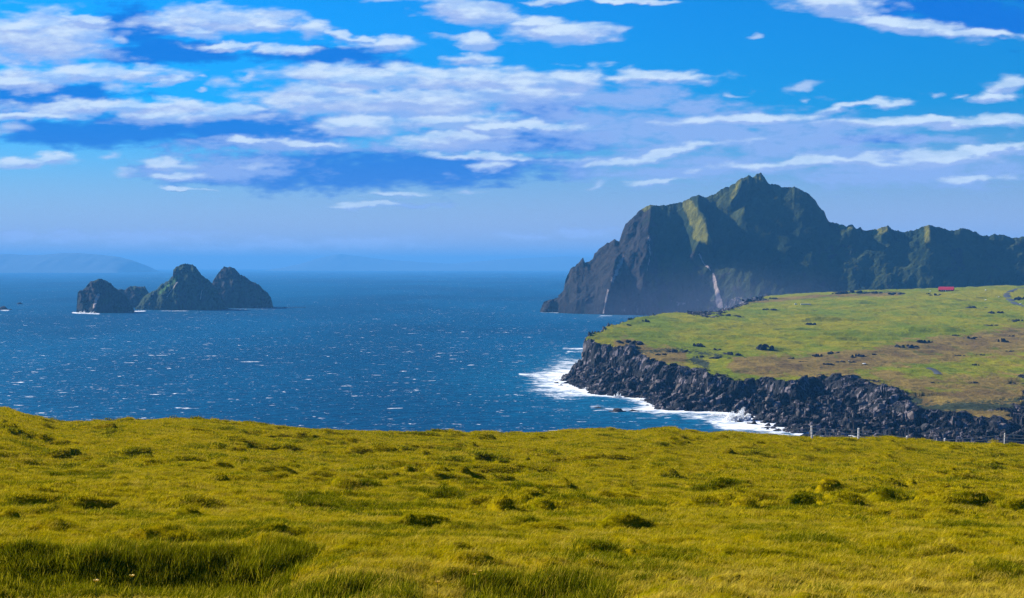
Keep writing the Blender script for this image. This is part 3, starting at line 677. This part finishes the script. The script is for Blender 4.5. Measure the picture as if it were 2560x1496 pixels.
def build_mountain():
    px = np.arange(1396, 2880, 2.0); v = np.concatenate([np.linspace(0, 1, 230), 1 + np.linspace(.02, 1, 60)])
    ry = np.interp(px, *zip(*RIDGE)) + 2.6 * vnoise(px / 9, px * 0 + .5, 701) + 1.8 * vnoise(px / 3.5, px * 0 + 2.5, 702)
    foot = np.interp(px, [1396,1430,1510,1660,1900,2300,2900], [2640,2610,2560,2500,2440,2400,2400])
    off = np.interp(px, [1396,1420,1480,1560,1620,1760,1900,2060,2100,2400,2900], [30,60,95,120,150,195,240,185,150,140,135])
    ridge = foot + off
    zr = Z_at(ry, ridge); zf = np.interp(px, [1396,1700,1900,2900], [-6,-6,22,36])
    P, Vv = np.meshgrid(px, v)
    front = np.minimum(Vv, 1)
    # steep rock at the sea, gentler grass slopes to the east
    pw = np.interp(P, [1396,1560,1700,2050,2400], [.50,.62,.80,.95,.9])
    g = front ** pw
    D = foot + off * front; zs = np.convolve(np.pad(zr, 22, 'edge'), np.hanning(47)[1:-1] / np.hanning(47).sum(), 'valid'); Z = zf + (zs - zf) * g + (zr - zs) * front ** 6
    Pz = Z / 278.0
    Xm = X_at(P, ridge[None, :] + 0 * P)
    # gullies and ribs running down the face
    taper = np.clip((1 - front) * 9, 0, 1) * np.clip(front * 6, .25, 1)
    gul = ridged(Xm / 95 + .6 * fbm(Xm / 120, Z / 90, 711, 2), Z / 260, 721, 4) - .5
    cr = fbm(Xm / 34, Z / 42, 731, 5)
    left = 1 - sst(1560, 1720, P)
    amp = 1.4 + 11 * left
    disp = amp * gul + (1.7 + 6.5 * left) * cr
    Q = Y0 + (H - Z) / D * F
    def rib(pts, wl, wr, a):
        """a spur: its west side rises slowly over wl frame pixels, its east side falls away over wr"""
        ys = np.array([p[1] for p in pts], float); xs = np.array([p[0] for p in pts], float)
        xl = np.interp(Q, ys, xs); dx = P - xl
        prof = np.where(dx < 0, np.clip(1 + dx / wl, 0, 1), np.clip(1 - dx / wr, 0, 1))
        return a * prof * sst(ys[0] - 14, ys[0] + 6, Q) * (1 - sst(ys[-1] - 10, ys[-1] + 26, Q))
    disp = disp + rib([(1742,498),(1750,530),(1766,552),(1772,590),(1770,612)], 58, 16, 42)
    disp = disp + rib([(1858,445),(1850,470),(1836,492),(1828,505)], 34, 12, 22) + rib([(1862,520),(1862,536)], 30, 9, 14)
    disp = disp + rib([(1628,512),(1622,560),(1618,640),(1604,720)], 30, 24, 16) + rib([(1745,612),(1735,640)], 18, 8, 10)
    disp = disp + rib([(2220,568),(2205,590)], 34, 14, 15) + rib([(2325,562),(2328,600)], 28, 14, 16) + rib([(2136,565),(2130,585)], 34, 12, 16)
    disp = disp + rib([(1540,640),(1530,700),(1512,788)], 36, 22, 24)
    D2 = D - disp * taper
    # far side
    back = np.clip(Vv - 1, 0, 1)
    D2 = D2 + back * (off * 1.2 + 160); Z = np.where(Vv > 1, zr * (1 - back) ** 1.2 - 6 * back, Z)
    Z = Z + 5 * fbm(Xm / 40, D2 / 40, 741, 4) * taper
    X = X_at(P, D2)
    rock = .30 + .50 * left + .35 * np.clip(gul, -.5, .5) - .25 * sst(.35, .8, Pz) * (1 - left)
    mead = np.maximum.reduce([np.clip(1.1 - seg_px(P, Q, [(1722,515),(1738,550),(1752,572),(1745,590),(1764,600)]) / 24, 0, 1), .9 * np.clip(1 - seg_px(P, Q, [(1610,522),(1628,513)]) / 14, 0, 1), .8 * np.clip(1 - seg_px(P, Q, [(2185,580),(2215,572)]) / 16, 0, 1),
                              .8 * np.clip(1 - seg_px(P, Q, [(2318,568),(2318,605)]) / 16, 0, 1), .7 * np.clip(1 - seg_px(P, Q, [(1850,452),(1830,490)]) / 12, 0, 1), .7 * np.clip(1 - seg_px(P, Q, [(2100,566),(2130,572)]) / 10, 0, 1), .7 * np.clip(1 - seg_px(P, Q, [(1895,445),(1905,452)]) / 9, 0, 1)])
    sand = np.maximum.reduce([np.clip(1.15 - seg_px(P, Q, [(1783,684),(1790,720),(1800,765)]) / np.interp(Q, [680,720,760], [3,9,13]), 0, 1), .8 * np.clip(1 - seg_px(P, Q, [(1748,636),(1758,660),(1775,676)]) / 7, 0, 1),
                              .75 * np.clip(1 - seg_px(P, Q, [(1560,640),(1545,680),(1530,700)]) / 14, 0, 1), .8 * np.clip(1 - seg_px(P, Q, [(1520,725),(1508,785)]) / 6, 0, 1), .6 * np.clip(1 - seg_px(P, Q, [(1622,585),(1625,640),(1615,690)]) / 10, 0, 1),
                              .42 * np.clip(1 - seg_px(P, Q, [(1560,775),(1700,755),(1850,745)]) / 45, 0, 1)])  # pale band along the foot: sea mist painted into the slope colour
    f = Vv <= 1.0
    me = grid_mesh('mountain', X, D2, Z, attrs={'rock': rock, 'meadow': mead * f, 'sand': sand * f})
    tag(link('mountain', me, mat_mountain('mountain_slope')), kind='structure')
build_mountain()

# ------------------------------------------------------------------ sea stacks
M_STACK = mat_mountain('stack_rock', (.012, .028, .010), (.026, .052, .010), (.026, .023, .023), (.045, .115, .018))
FEET = []
def stack(name, sil, D0, depth, label, seed, cat='sea stack', grass=None, sandp=None, group=None, rk=.55):
    xs = np.array([s[0] for s in sil], float); ys = np.array([s[1] for s in sil], float)
    px = np.linspace(xs[0], xs[-1], max(40, int((xs[-1] - xs[0]) * .9)))
    c, hw = (px[0] + px[-1]) / 2, (px[-1] - px[0]) / 2
    q = (px - c) / hw; ry = np.interp(px, xs, ys) + 1.7 * vnoise(px / 4.0, px * 0 + seed + .3, seed) + 2.2 * vnoise(px / 11.0, px * 0 + seed + .6, seed + 1)
    zr = np.maximum(Z_at(ry, D0), .4)
    half = depth * np.sqrt(np.clip(1 - q * q, .02, 1))
    v = np.linspace(-1, 1, 96); P, V = np.meshgrid(px, v)
    W = half[None] * (1 + .22 * vnoise(P / 22, V * 1.5, seed + 3))
    Z = zr[None] * (1 - np.abs(V) ** 1.45) - 4 * np.abs(V) ** 3
    X0 = X_at(P, D0)
    tp = np.clip((1 - np.abs(V)) * 4, 0, 1) * np.clip(np.abs(V) * 5, 0, 1)
    dsp = depth * (.20 * (ridged(X0 / (depth * .55) + .3 * V, Z / 120, seed + 5, 4) - .5) + .16 * fbm(X0 / 13, Z / 13, seed + 7, 4))
    Yl = V * W; Yl = Yl + np.where(V < 0, -1, 1) * dsp * tp
    Z = Z + .05 * depth * fbm(X0 / 16, Yl / 16, seed + 9, 3) * tp
    # taper sideways with depth so that it is round in plan
    Y = D0 + Yl; X = X_at(P, D0) + Yl * X_at(c, 1.0)
    Q = Y0 + (H - Z) / Y * F
    fr = V < .05
    rock = rk + .2 * fbm(X0 / 40, Z / 30, seed + 11, 2)
    mead = np.zeros_like(P); sand = np.zeros_like(P)
    for pts, wd, a in (grass or []): mead = np.maximum(mead, a * np.clip(1 - seg_px(P, Q, pts) / wd, 0, 1) * fr)
    for pts, wd, a in (sandp or []): sand = np.maximum(sand, a * np.clip(1 - seg_px(P, Q, pts) / wd, 0, 1) * fr)
    ox, oy = X_at(c, D0), D0
    me = grid_mesh(name, X - ox, Y - oy, Z, smooth=True, attrs={'rock': rock, 'meadow': mead * .85, 'sand': sand})
    o = link(name, me, M_STACK); o.location = (ox, oy, 0)
    tag(o, label, cat, group)
    FEET.append((ox, oy, X_at(hw + CX, D0), depth))
    return o
stack('sea_stack', [(191,783),(193,745),(194,732),(198,726),(206,726),(219,713),(229,703),(245,700),(252,698),(264,700),(279,711),(293,725),(305,736),(329,757),(333,768),(338,782)], 2690, 45,
      'stubby dark rock island with pale scar and surf at its foot', 801, sandp=[([(235,768),(240,750),(246,738)], 9, .95), ([(245,722),(246,700)], 6, .5)], group='rock islands in the sea', rk=.62)
stack('sea_stack', [(280,774),(290,724),(315,723),(319,718),(338,715),(348,718),(361,717),(371,729),(392,774)], 3020, 40, 'low far rock island half hidden between two bigger rock islands', 811, group='rock islands in the sea')
stack('sea_stack', [(338,775),(348,759),(360,742),(376,730),(393,724),(402,713),(421,701),(432,690),(433,675),(439,669),(455,661),(469,658),(481,662),(490,669),(493,675),(507,690),(521,701),(531,708),(548,735),(572,775)], 2880, 66,
      'tallest domed rock island with green grassy slope', 821, grass=[([(446,692),(430,705),(412,722),(400,732)], 15, .8), ([(505,718),(505,745)], 8, .5)], sandp=[([(445,705),(432,722),(418,742)], 5, .8), ([(505,725),(500,748)], 4, .8)], group='rock islands in the sea', rk=.42)
stack('sea_stack', [(516,772),(526,735),(531,707),(535,697),(543,687),(555,673),(560,665),(564,668),(569,669),(576,667),(582,670),(588,672),(594,678),(600,687),(610,690),(624,700),(640,709),(652,716),(657,723),(669,732),(677,744),(681,759),(683,773)], 3010, 60,
      'jagged topped rock island sloping down to the open sea', 831, group='rock islands in the sea', rk=.62)
stack('sea_stack', [(1350,778),(1358,757),(1366,752),(1385,747),(1400,741),(1414,738),(1430,740),(1440,779)], 2700, 30, 'low dark skerry at the foot of the big mountain cliff', 841, cat='skerry', rk=.7)
stack('reef', [(676,771),(700,769.2),(735,769.6),(764,771.5)], 2990, 12, 'flat dark reef running out from the jagged rock island', 851, cat='reef', rk=.8)
stack('reef', [(-40,776),(-10,768),(10,767),(30,775)], 2850, 14, 'dark reef with breaking waves at the frame edge', 861, cat='reef', rk=.8)
stack('reef', [(40,761),(50,756),(58,761)], 3260, 10, 'tiny black rock awash in the surf beyond the islands', 871, cat='reef', rk=.8)
SEAROCK = []
def sea_rock(px, py, w, h, label, i):
    D = D_sea(py); k = D / F; o = link('sea_rock', rock_mesh('sea_rock', 900 + i, M_WET, (1, .8, .9)), None)
    V, Q = join([(lambda vf, a, b, s: (vf[0] * s + np.array([a, b, 0]), vf[1]))(cut_rock(900 + i * 7 + j, 11, (ICO2_V, ICO2_F)), -.6 + .6 * j, .2 * (j % 2), (.55, .8, .45)[j]) for j in range(3)])
    o.data = mesh_from('sea_rock', V, Q, False); o.data.materials.append(M_WET)
    o.location = (X_at(px, D), D, -.2 * h * k); o.scale = (w * k * .5, w * k * .4, h * k * 1.15)
    SEAROCK.append((o.location.x, D, w * k * .5)); tag(o, label, 'rock', 'black rocks awash off the headland')
sea_rock(1543, 1030, 46, 12, 'biggest black rock awash off the lava shore', 1)
sea_rock(1585, 1029, 28, 8, 'lower black rock beside the biggest rock awash', 2)
sea_rock(1501, 1021, 30, 5, 'flat thin reef rock lying seaward of the biggest rock awash', 3)
sea_rock(1392, 958, 12, 5, 'small black rock in the surf off the headland point', 4)
sea_rock(1402, 964, 14, 5, 'second small black rock in the surf nearer than the first off the point', 5)
sea_rock(1848, 1056, 24, 7, 'black rock in white water under the biggest splash', 6)
sea_rock(1618, 1014, 10, 4, 'small rock in the foam close to the middle of the lava shore', 7)

# ------------------------------------------------------------------ far shores
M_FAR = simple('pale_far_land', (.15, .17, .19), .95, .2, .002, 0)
def far_hill(name, sil, D0, depth, seed):
    xs, ys = zip(*sil); px = np.linspace(xs[0], xs[-1], 160); zr = Z_at(np.interp(px, xs, ys) + .5 * vnoise(px / 12, px * 0, seed), D0)
    v = np.linspace(-1, 1, 40); P, V = np.meshgrid(px, v)
    Z = (zr[None] + 4) * (1 - np.abs(V) ** 1.5) - 4; Z = Z +   .035 * zr[None] * fbm(P / 20, V * 3, seed + 1, 4) * np.clip((1 - np.abs(V)) * 3, 0, 1) * np.clip(np.abs(V) * 4, 0, 1)
    Y = D0 + V * depth; me = grid_mesh(name, X_at(P, D0), Y, Z, attrs={'rock': P * 0 + .3, 'meadow': P * 0, 'sand': P * 0})
    tag(link(name, me, M_FAR), kind='structure')
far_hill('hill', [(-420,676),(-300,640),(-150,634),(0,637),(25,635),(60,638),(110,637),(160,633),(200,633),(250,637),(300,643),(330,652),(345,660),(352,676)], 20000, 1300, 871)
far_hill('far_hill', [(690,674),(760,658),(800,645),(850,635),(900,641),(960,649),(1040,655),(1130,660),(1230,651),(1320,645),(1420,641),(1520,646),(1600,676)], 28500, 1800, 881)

# ------------------------------------------------------------------ sea
def build_sea():
    px = np.concatenate([np.linspace(-3600, -150, 60)[:-1], np.arange(-150, 1200, 9.0), np.arange(1200, 2120, 3.0), np.linspace(2120, 6200, 90)])
    d = np.concatenate([np.linspace(120, 620, 20)[:-1], np.arange(620, 1250, 2.6), np.exp(np.linspace(math.log(1250), math.log(40000), 230))])
    P, D = np.meshgrid(px, d); X = X_at(P, D)
    s = -(coast_dist(X, D) + 7 * fbm(X / 38, D / 38, 301, 4))
    Qy = Y0 + H / D * F
    # how far the white water reaches out from each stretch of shore (metres)
    reach = 16 + 34 * np.exp(-((P - 1860) / 110) ** 2) + 46 * np.exp(-((P - 1390) / 75) ** 2) + 20 * np.exp(-((P - 1640) / 60) ** 2) + 22 * np.exp(-((P - 1740) / 80) ** 2)
    surf = 1.02 * np.exp(-np.clip(s, 0, 400) / reach)
    surf = np.maximum(surf, .86 * np.clip(1 - seg_px(P, Qy, [(1300,936),(1350,940),(1400,955)]) / np.interp(P, [1290,1420], [8,26]), 0, 1))
    surf = np.maximum(surf, .66 * np.clip(1 - seg_px(P, Qy, [(1480,1020),(1600,1025),(1760,1044),(1900,1072)]) / 20, 0, 1))
    surf = np.maximum(surf, .9 * np.clip(1 - np.minimum(seg_px(P, Qy, [(1408,871),(1482,874)]), seg_px(P, Qy, [(1420,879),(1482,882)])) / 5, 0, 1))
    surf = np.maximum(surf, .95 * np.clip(1 - seg_px(P, Qy, [(40,759.5),(75,760),(130,758)]) / 4.5, 0, 1) * .5)
    for px0, py0, px1, py1, a in [(182,782,252,785,1.1),(336,779,365,778,.9),(0,776,26,776,.9),(1352,780,1412,782,.9),(1500,790,1530,790,.8),(400,777.5,470,777.5,.7),(565,773,690,773,.6)]:
        surf = np.maximum(surf, a * np.clip(1 - seg_px(P, Qy, [(px0, py0), (px1, py1)]) / 4.0, 0, 1))
    for x, y, r in SEAROCK: surf = np.maximum(surf, .85 * np.exp(-np.hypot(X - x, D - y) / (r * 1.2)) * 1.2)
    sh = np.clip(1 - np.clip(s, 0, 999) / 150, 0, 1) * .8
    Z = .5 * fbm(X / 60, D / 35, 901, 2) * np.exp(-D / 1500) * (D < 5000)
    me = grid_mesh('sea', X, D, Z, attrs={'surf': surf, 'shallow': sh})
    tag(link('sea', me, mat_sea()), kind='structure')
build_sea()

# ------------------------------------------------------------------ splashes
def mat_spray():
    m, t, out = material('spray')
    d1 = t.new('ShaderNodeBsdfDiffuse'); d1.inputs[0].default_value = (.88, .9, .92, 1)
    d2 = t.new('ShaderNodeBsdfTranslucent'); d2.inputs[0].default_value = (.88, .9, .92, 1)
    tr = t.new('ShaderNodeBsdfTransparent')
    a = t.new('ShaderNodeMixShader'); a.inputs[0].default_value = .5; t.l.new(d1.outputs[0], a.inputs[1]); t.l.new(d2.outputs[0], a.inputs[2])
    b = t.new('ShaderNodeMixShader'); t.put(b.inputs[0], t.step(t.noise(pos(t), .9, 5, .7), .38, .62, .25, 1)); t.l.new(tr.outputs[0], b.inputs[1]); t.l.new(a.outputs[0], b.inputs[2])
    t.l.new(b.outputs[0], out.inputs[0]); return m
M_SPRAY = mat_spray()
def splash(px, py, w, h, lean, n, seed, label):
    r = np.random.default_rng(seed); D = D_sea(py); k = D / F; parts = []
    V0, F0 = ico(1)
    for i in range(n):
        u = r.uniform(-1, 1); hh = h * k * (1 - u * u) * (.55 + .45 * math.sin(u * 9 + seed)) * r.uniform(0, 1) ** 1.2
        x = u * w * k * .5 + lean * hh; y = r.normal(0, w * k * .14)
        s = (r.uniform(.25, 1.0) * (1.25 - hh / (h * k)) ** 1.0) * h * k * .055
        parts.append((V0 * np.array([s * r.uniform(.8, 1.6), s, s * r.uniform(.8, 1.5)]) + np.array([x, y, hh]), F0))
    V, Q = join(parts); o = link('sea_spray', mesh_from('sea_spray', V, Q, True), M_SPRAY); o.location = (X_at(px, D), D - 6, 0)
    tag(o, label, 'spray', kind='stuff')
splash(1838, 1048, 66, 34, .5, 2600, 1, 'white burst of spray against the lava rocks')
splash(1790, 1037, 50, 14, .3, 900, 5, 'low white spray beside the biggest burst')
splash(1541, 992, 22, 16, .2, 500, 2, 'small spray thrown up in the middle of the lava shore')
splash(1398, 950, 40, 14, .3, 700, 3, 'spray breaking over the point of the headland')
splash(206, 783, 26, 9, .4, 400, 4, 'surf bursting at the foot of the stubby rock island')
splash(232, 784, 20, 8, .5, 300, 6, 'second surf burst at the foot of the stubby rock island')

# ------------------------------------------------------------------ things on the headland
def box(bm, c, s, rot=None):
    m = Matrix.Translation(c) @ (rot or Matrix()) @ Matrix.Diagonal((*s, 1))
    bmesh.ops.create_cube(bm, size=1, matrix=m)
def bm_obj(name, bm, mat, parent=None, bev=0):
    if bev: bmesh.ops.bevel(bm, geom=bm.edges[:], offset=bev, segments=2, affect='EDGES')
    me = bpy.data.meshes.new(name); bm.to_mesh(me); bm.free(); return link(name, me, mat, parent)
def empty(name, loc, rz=0):
    o = bpy.data.objects.new(name, None); COL.objects.link(o); o.location = loc; o.rotation_euler = (0, 0, rz); return o
def house():
    x, y, z = hit(2368, 729); k = y / F
    root = empty('house', (x, y + 4, z - .3), R(-24)); tag(root, 'small house with a wide red roof on the skyline of the headland', 'house')
    red = simple('red_roof_paint', (.52, .025, .045), .55, .12, .6); wallm = simple('dark_red_wall', (.16, .02, .03), .8); white = simple('white_frame', (.8, .8, .78), .6); gl = simple('window_glass', (.03, .05, .07), .1, spec=.6)
    L, Wd, Hw, Hr = 18.5, 9.5, 2.3, 3.6
    bm = bmesh.new(); vs = [bm.verts.new(p) for p in [(-L/2,-Wd/2,0),(L/2,-Wd/2,0),(L/2,Wd/2,0),(-L/2,Wd/2,0),(-L/2,-Wd/2,Hw),(L/2,-Wd/2,Hw),(L/2,Wd/2,Hw),(-L/2,Wd/2,Hw),(-L/2,0,Hw+Hr-.1),(L/2,0,Hw+Hr-.1)]]
    for f in ((0,1,5,4),(2,3,7,6),(1,2,6,9,5),(3,0,4,8,7)): bm.faces.new([vs[i] for i in f])
    bm_obj('wall', bm, wallm, root)
    bm = bmesh.new(); a = math.atan2(Hr, Wd / 2); sl_ = math.hypot(Hr, Wd / 2) + .7
    for sgn in (-1, 1):
        rot = Matrix.Rotation(-sgn * a, 4, 'X'); c = Vector((0, sgn * Wd / 4 * 1.1, Hw + Hr / 2 - .1)); box(bm, c, (L + 1.0, sl_, .22), rot)
        for i in range(-8, 9): box(bm, c + rot.to_3x3() @ Vector((i * 1.08, 0, .14)), (.07, sl_ - .02, .06), rot)
    roof = bm_obj('roof', bm, red, root)
    bm = bmesh.new(); box(bm, (2.6, 1.2, Hw + Hr), (.9, .9, 1.6)); bm_obj('chimney', bm, wallm, roof)
    for i, xx in enumerate((-6, -3, 2.6, 5.8)):
        bm = bmesh.new(); box(bm, (xx, -Wd/2 - .03, 1.25), (1.3, .1, 1.2)); w = bm_obj('window', bm, white, root)
        bm = bmesh.new(); box(bm, (xx, -Wd/2 - .09, 1.25), (1.1, .06, 1.0)); bm_obj('pane', bm, gl, w)
    bm = bmesh.new(); box(bm, (-.3, -Wd/2 - .04, 1.0), (1.1, .1, 2.0)); d = bm_obj('door', bm, white, root)
house()
WHITE = simple('white_lichen_stone', (.78, .78, .74), .8)
def white_bits():
    me = mesh_from('white_stone', *cut_rock(77, 14, (ICO2_V, ICO2_F)), False); me.materials.append(WHITE)
    for px, py, w, h, lab in [(2464,727,4,4,'white stone alone on the grassy rise beside the red roofed house'),(2551,762,4,3.5,'white stone at the near roadside by the frame edge'),(2464,751,6,2,'flat white stone in the pasture below the bend of the road'),
                              (2326,729,4,3,'white stone among the dark rocks left of the red roofed house'),(2497,743,3,2,'tiny pale stone just before the bend of the road'),(2160,911,10,3,'pale driftwood coloured stone lying in the brown heath'),(2122,903,3,2,'speck of white stone on the brown heath')]:
        x, y, z = hit(px, py); k = y / F; o = bpy.data.objects.new('white_stone', me); COL.objects.link(o)
        o.location = (x, y, z + h * k * .3); o.scale = (w * k * .55, w * k * .5, h * k * .6); tag(o, lab, 'stone', 'white stones on the headland')
    for (px, w, hh), lab in zip([(1989, 5, 3), (2014, 25, 1.8)], ['short white strip at the end of the long thin white one','long thin white strip lying in the pale pasture']):
        x, y, z = hit(px, 762.5); k = y / F; bm = bmesh.new()
        box(bm, (0, 0, hh * k * .5), (w * k, 1.6, hh * k)); box(bm, (0, 0, hh * k + .01), (w * k - .5, 1.1, .1))
        o = bm_obj('white_strip', bm, WHITE, bev=.04); o.location = (x, y, z + .1); o.rotation_euler = (0, 0, R(-4)); tag(o, lab, 'strip', 'white strips on the headland')
white_bits()
def road(name, pts, width):
    C = []
    for px, py in pts: C.append(hit(px, py))
    C = np.array(C); n = 60; s = np.linspace(0, 1, n); tt = np.linspace(0, 1, len(C))
    X = pchip(tt, C[:, 0])(s) ; Y = pchip(tt, C[:, 1])(s)
    dx, dy = np.gradient(X), np.gradient(Y); l = np.hypot(dx, dy); nx, ny = -dy / l, dx / l
    o = np.array([-.5, -.25, 0, .25, .5]) * width * .75; XX = X[:, None] + nx[:, None] * o; YY = Y[:, None] + ny[:, None] * o
    ZZ = head_z(XX, YY); zc = np.maximum(ZZ.max(1), head_z(X, Y)) + .25
    zc = np.convolve(np.pad(zc, 4, 'edge'), np.ones(9) / 9, 'valid')
    Z = zc[:, None] + 0 * XX + np.array([-.5, 0, .05, 0, -.5])
    m, t, out = material(name + '_asphalt'); nn = t.noise(pos(t), .8, 6, .7); bsdf(t, out, t.mix(nn, (.024, .030, .040), (.042, .050, .062)), .85, .3)
    tag(link(name, grid_mesh(name, XX, YY, Z), m), kind='structure')
road('road', [(2600,716.5),(2565,719),(2535,726),(2517,737),(2524,750),(2550,762),(2600,775)], 11)
road('track', [(2322,922),(2336,926),(2342,931),(2348,938)], 7)

# ------------------------------------------------------------------ fence on the crest of the near hill
def fence():
    pst = simple('weathered_white_post', (.66, .64, .64), .7, .25, 3); wr = simple('galvanised_wire', (.45, .45, .46), .45, .1)
    posts = [(2029,1065,108),(2147,1071,109),(2268,1090,113),(2362,1096,116),(2512,1083,121)]
    root = empty('wire_fence', (0, 0, 0)); base = []
    for px, py, d in posts: base.append(Vector((X_at(px, d), d, Z_at(py, d))))
    root.location = base[0]
    for i, b in enumerate(base):
        g = float(near_z(np.array([b.x]), np.array([b.y]))[0]) - .3
        bm = bmesh.new(); bmesh.ops.create_cone(bm, cap_ends=True, segments=12, radius1=.085 if i < 4 else .05, radius2=.075 if i < 4 else .045, depth=b.z - g, matrix=Matrix.Translation((0, 0, (g - b.z) / 2)))
        for v in bm.verts: v.co.x += .03 * vnoise(np.array([v.co.z * 2]), np.array([i * 3.3]), 5)[0]
        o = bm_obj('fence_post', bm, pst, root); o.location = b - root.location; o.rotation_euler = (R(1.5 * (i % 2)), R((-2, .5, 3, -2, 2)[i]), 0)
    ends = [base[0] + Vector((-9, 2, -.9))] + base + [base[-1] + Vector((6, 4, -.6))]
    for dz in (.12, .38, .64):
        bm = bmesh.new(); prev = None
        for a, b in zip(ends[:-1], ends[1:]):
            for k in range(9):
                f = k / 8; p = a.lerp(b, f) - root.location; p.z -= dz + .06 * math.sin(f * math.pi); p.y -= .1
                ring = [bm.verts.new(p + Vector((0, .018 * math.cos(q), .018 * math.sin(q)))) for q in (0, 2.094, 4.188)]
                if prev:
                    for j in range(3): bm.faces.new((prev[j], prev[(j+1) % 3], ring[(j+1) % 3], ring[j]))
                prev = ring
        bm_obj('wire', bm, wr, root)
    tag(root, 'wire fence with pale wooden posts along the crest of the hill', 'fence')
fence()

# ------------------------------------------------------------------ buttercups in the near grass
def flowers():
    yel = simple('buttercup_petal', (.62, .38, .001), .5); st = simple('flower_stem', (.06, .10, .01), .8)
    labs = {0: 'yellow buttercup in the straw coloured grass close to the viewer, alone', }
    protos = None
    for i, (px, py) in enumerate([(240,1464),(1200,1440),(1186,1446),(1094,1468),(330,1452)]):
        a = (py - Y0) / F; ds = np.arange(8, 60, .05); z = near_z(X_at(px, ds), ds); k = np.argmax(z + .25 >= H - a * ds); d = float(ds[k]); x = X_at(px, d); g = float(z[k])
        if protos is None:
            root = empty('buttercup', (0, 0, 0)); bm = bmesh.new()
            for j in range(5):
                q = j * 1.2566; c = Vector((.012 * math.cos(q), .012 * math.sin(q), .285))
                bmesh.ops.create_uvsphere(bm, u_segments=8, v_segments=6, radius=1, matrix=Matrix.Translation(c) @ Matrix.Rotation(q, 4, 'Z') @ Matrix.Rotation(R(-35), 4, 'Y') @ Matrix.Diagonal((.013, .012, .004, 1)))
            fl = bm_obj('petals', bm, yel, root)
            bm = bmesh.new(); bmesh.ops.create_cone(bm, cap_ends=True, segments=6, radius1=.003, radius2=.002, depth=.32, matrix=Matrix.Translation((0, 0, .125))); sm = bm_obj('stem', bm, st, root); protos = (root, [fl, sm]); r = root
        else:
            r = protos[0].copy(); COL.objects.link(r)
            for c in protos[1]: cc = c.copy(); cc.parent = r; COL.objects.link(cc)
        r.location = (x, d, g); tag(r, 'small yellow buttercup standing in the long grass of the near hill', 'flower', 'buttercups in the near grass')
flowers()

# ------------------------------------------------------------------ air
def haze():
    m, t, out = material('haze_air'); v = t.new('ShaderNodeVolumePrincipled')
    v.inputs['Color'].default_value = HAZE_COL; v.inputs['Density'].default_value = HAZE_DEN; v.inputs['Anisotropy'].default_value = .0
    t.l.new(v.outputs[0], out.inputs['Volume'])
    bm = bmesh.new(); x0, x1, y0, y1, z0, z1 = -40000, 56000, -300, 40500, -10, 345
    box(bm, ((x0 + x1) / 2, (y0 + y1) / 2, (z0 + z1) / 2), (x1 - x0, y1 - y0, z1 - z0))
    o = bm_obj('haze', bm, m); tag(o, kind='stuff')
def mist():
    m, t, out = material('spray_mist'); v = t.new('ShaderNodeVolumePrincipled'); v.inputs['Color'].default_value = (.50, .55, .88, 1)
    oc = t.new('ShaderNodeTexCoord').outputs['Object']; r = t.vmath('LENGTH', t.vmath('MULTIPLY', oc, (1 / 340, 1 / 190, 1 / 120)))
    q = t.math('MULTIPLY', t.step(r, 1.0, .0), t.step(t.noise(oc, .012, 3, .6), .3, .7, .5, 1.3)); t.l.new(t.math('MULTIPLY', q, 8.5e-4), v.inputs['Density'])
    t.l.new(v.outputs[0], out.inputs['Volume']); bm = bmesh.new(); bmesh.ops.create_uvsphere(bm, u_segments=64, v_segments=32, radius=1)
    for q in bm.verts: q.co = (q.co.x * 340, q.co.y * 190, q.co.z * 120)
    o = bm_obj('mist', bm, m); o.location = (X_at(1800, 2330), 2330, -4); tag(o, 'pale lilac mist of sea spray at the foot of the mountain cliff', 'mist', kind='stuff')
mist()
HAZE_COL = (.10, .39, .86, 1); HAZE_DEN = 8.0e-5
haze()

# ------------------------------------------------------------------ render
SC.view_settings.view_transform = 'Standard'; SC.view_settings.look = 'None'; SC.view_settings.gamma = 1; SC.view_settings.exposure = 1.25
SC.render.engine = 'CYCLES'; c = SC.cycles
c.max_bounces = 6; c.diffuse_bounces = 2; c.glossy_bounces = 2; c.transmission_bounces = 2; c.transparent_max_bounces = 8; c.volume_bounces = 0
c.use_denoising = True; c.denoising_prefilter = 'NONE'; c.denoising_input_passes = 'RGB_ALBEDO_NORMAL'; c.caustics_reflective = False; c.caustics_refractive = False
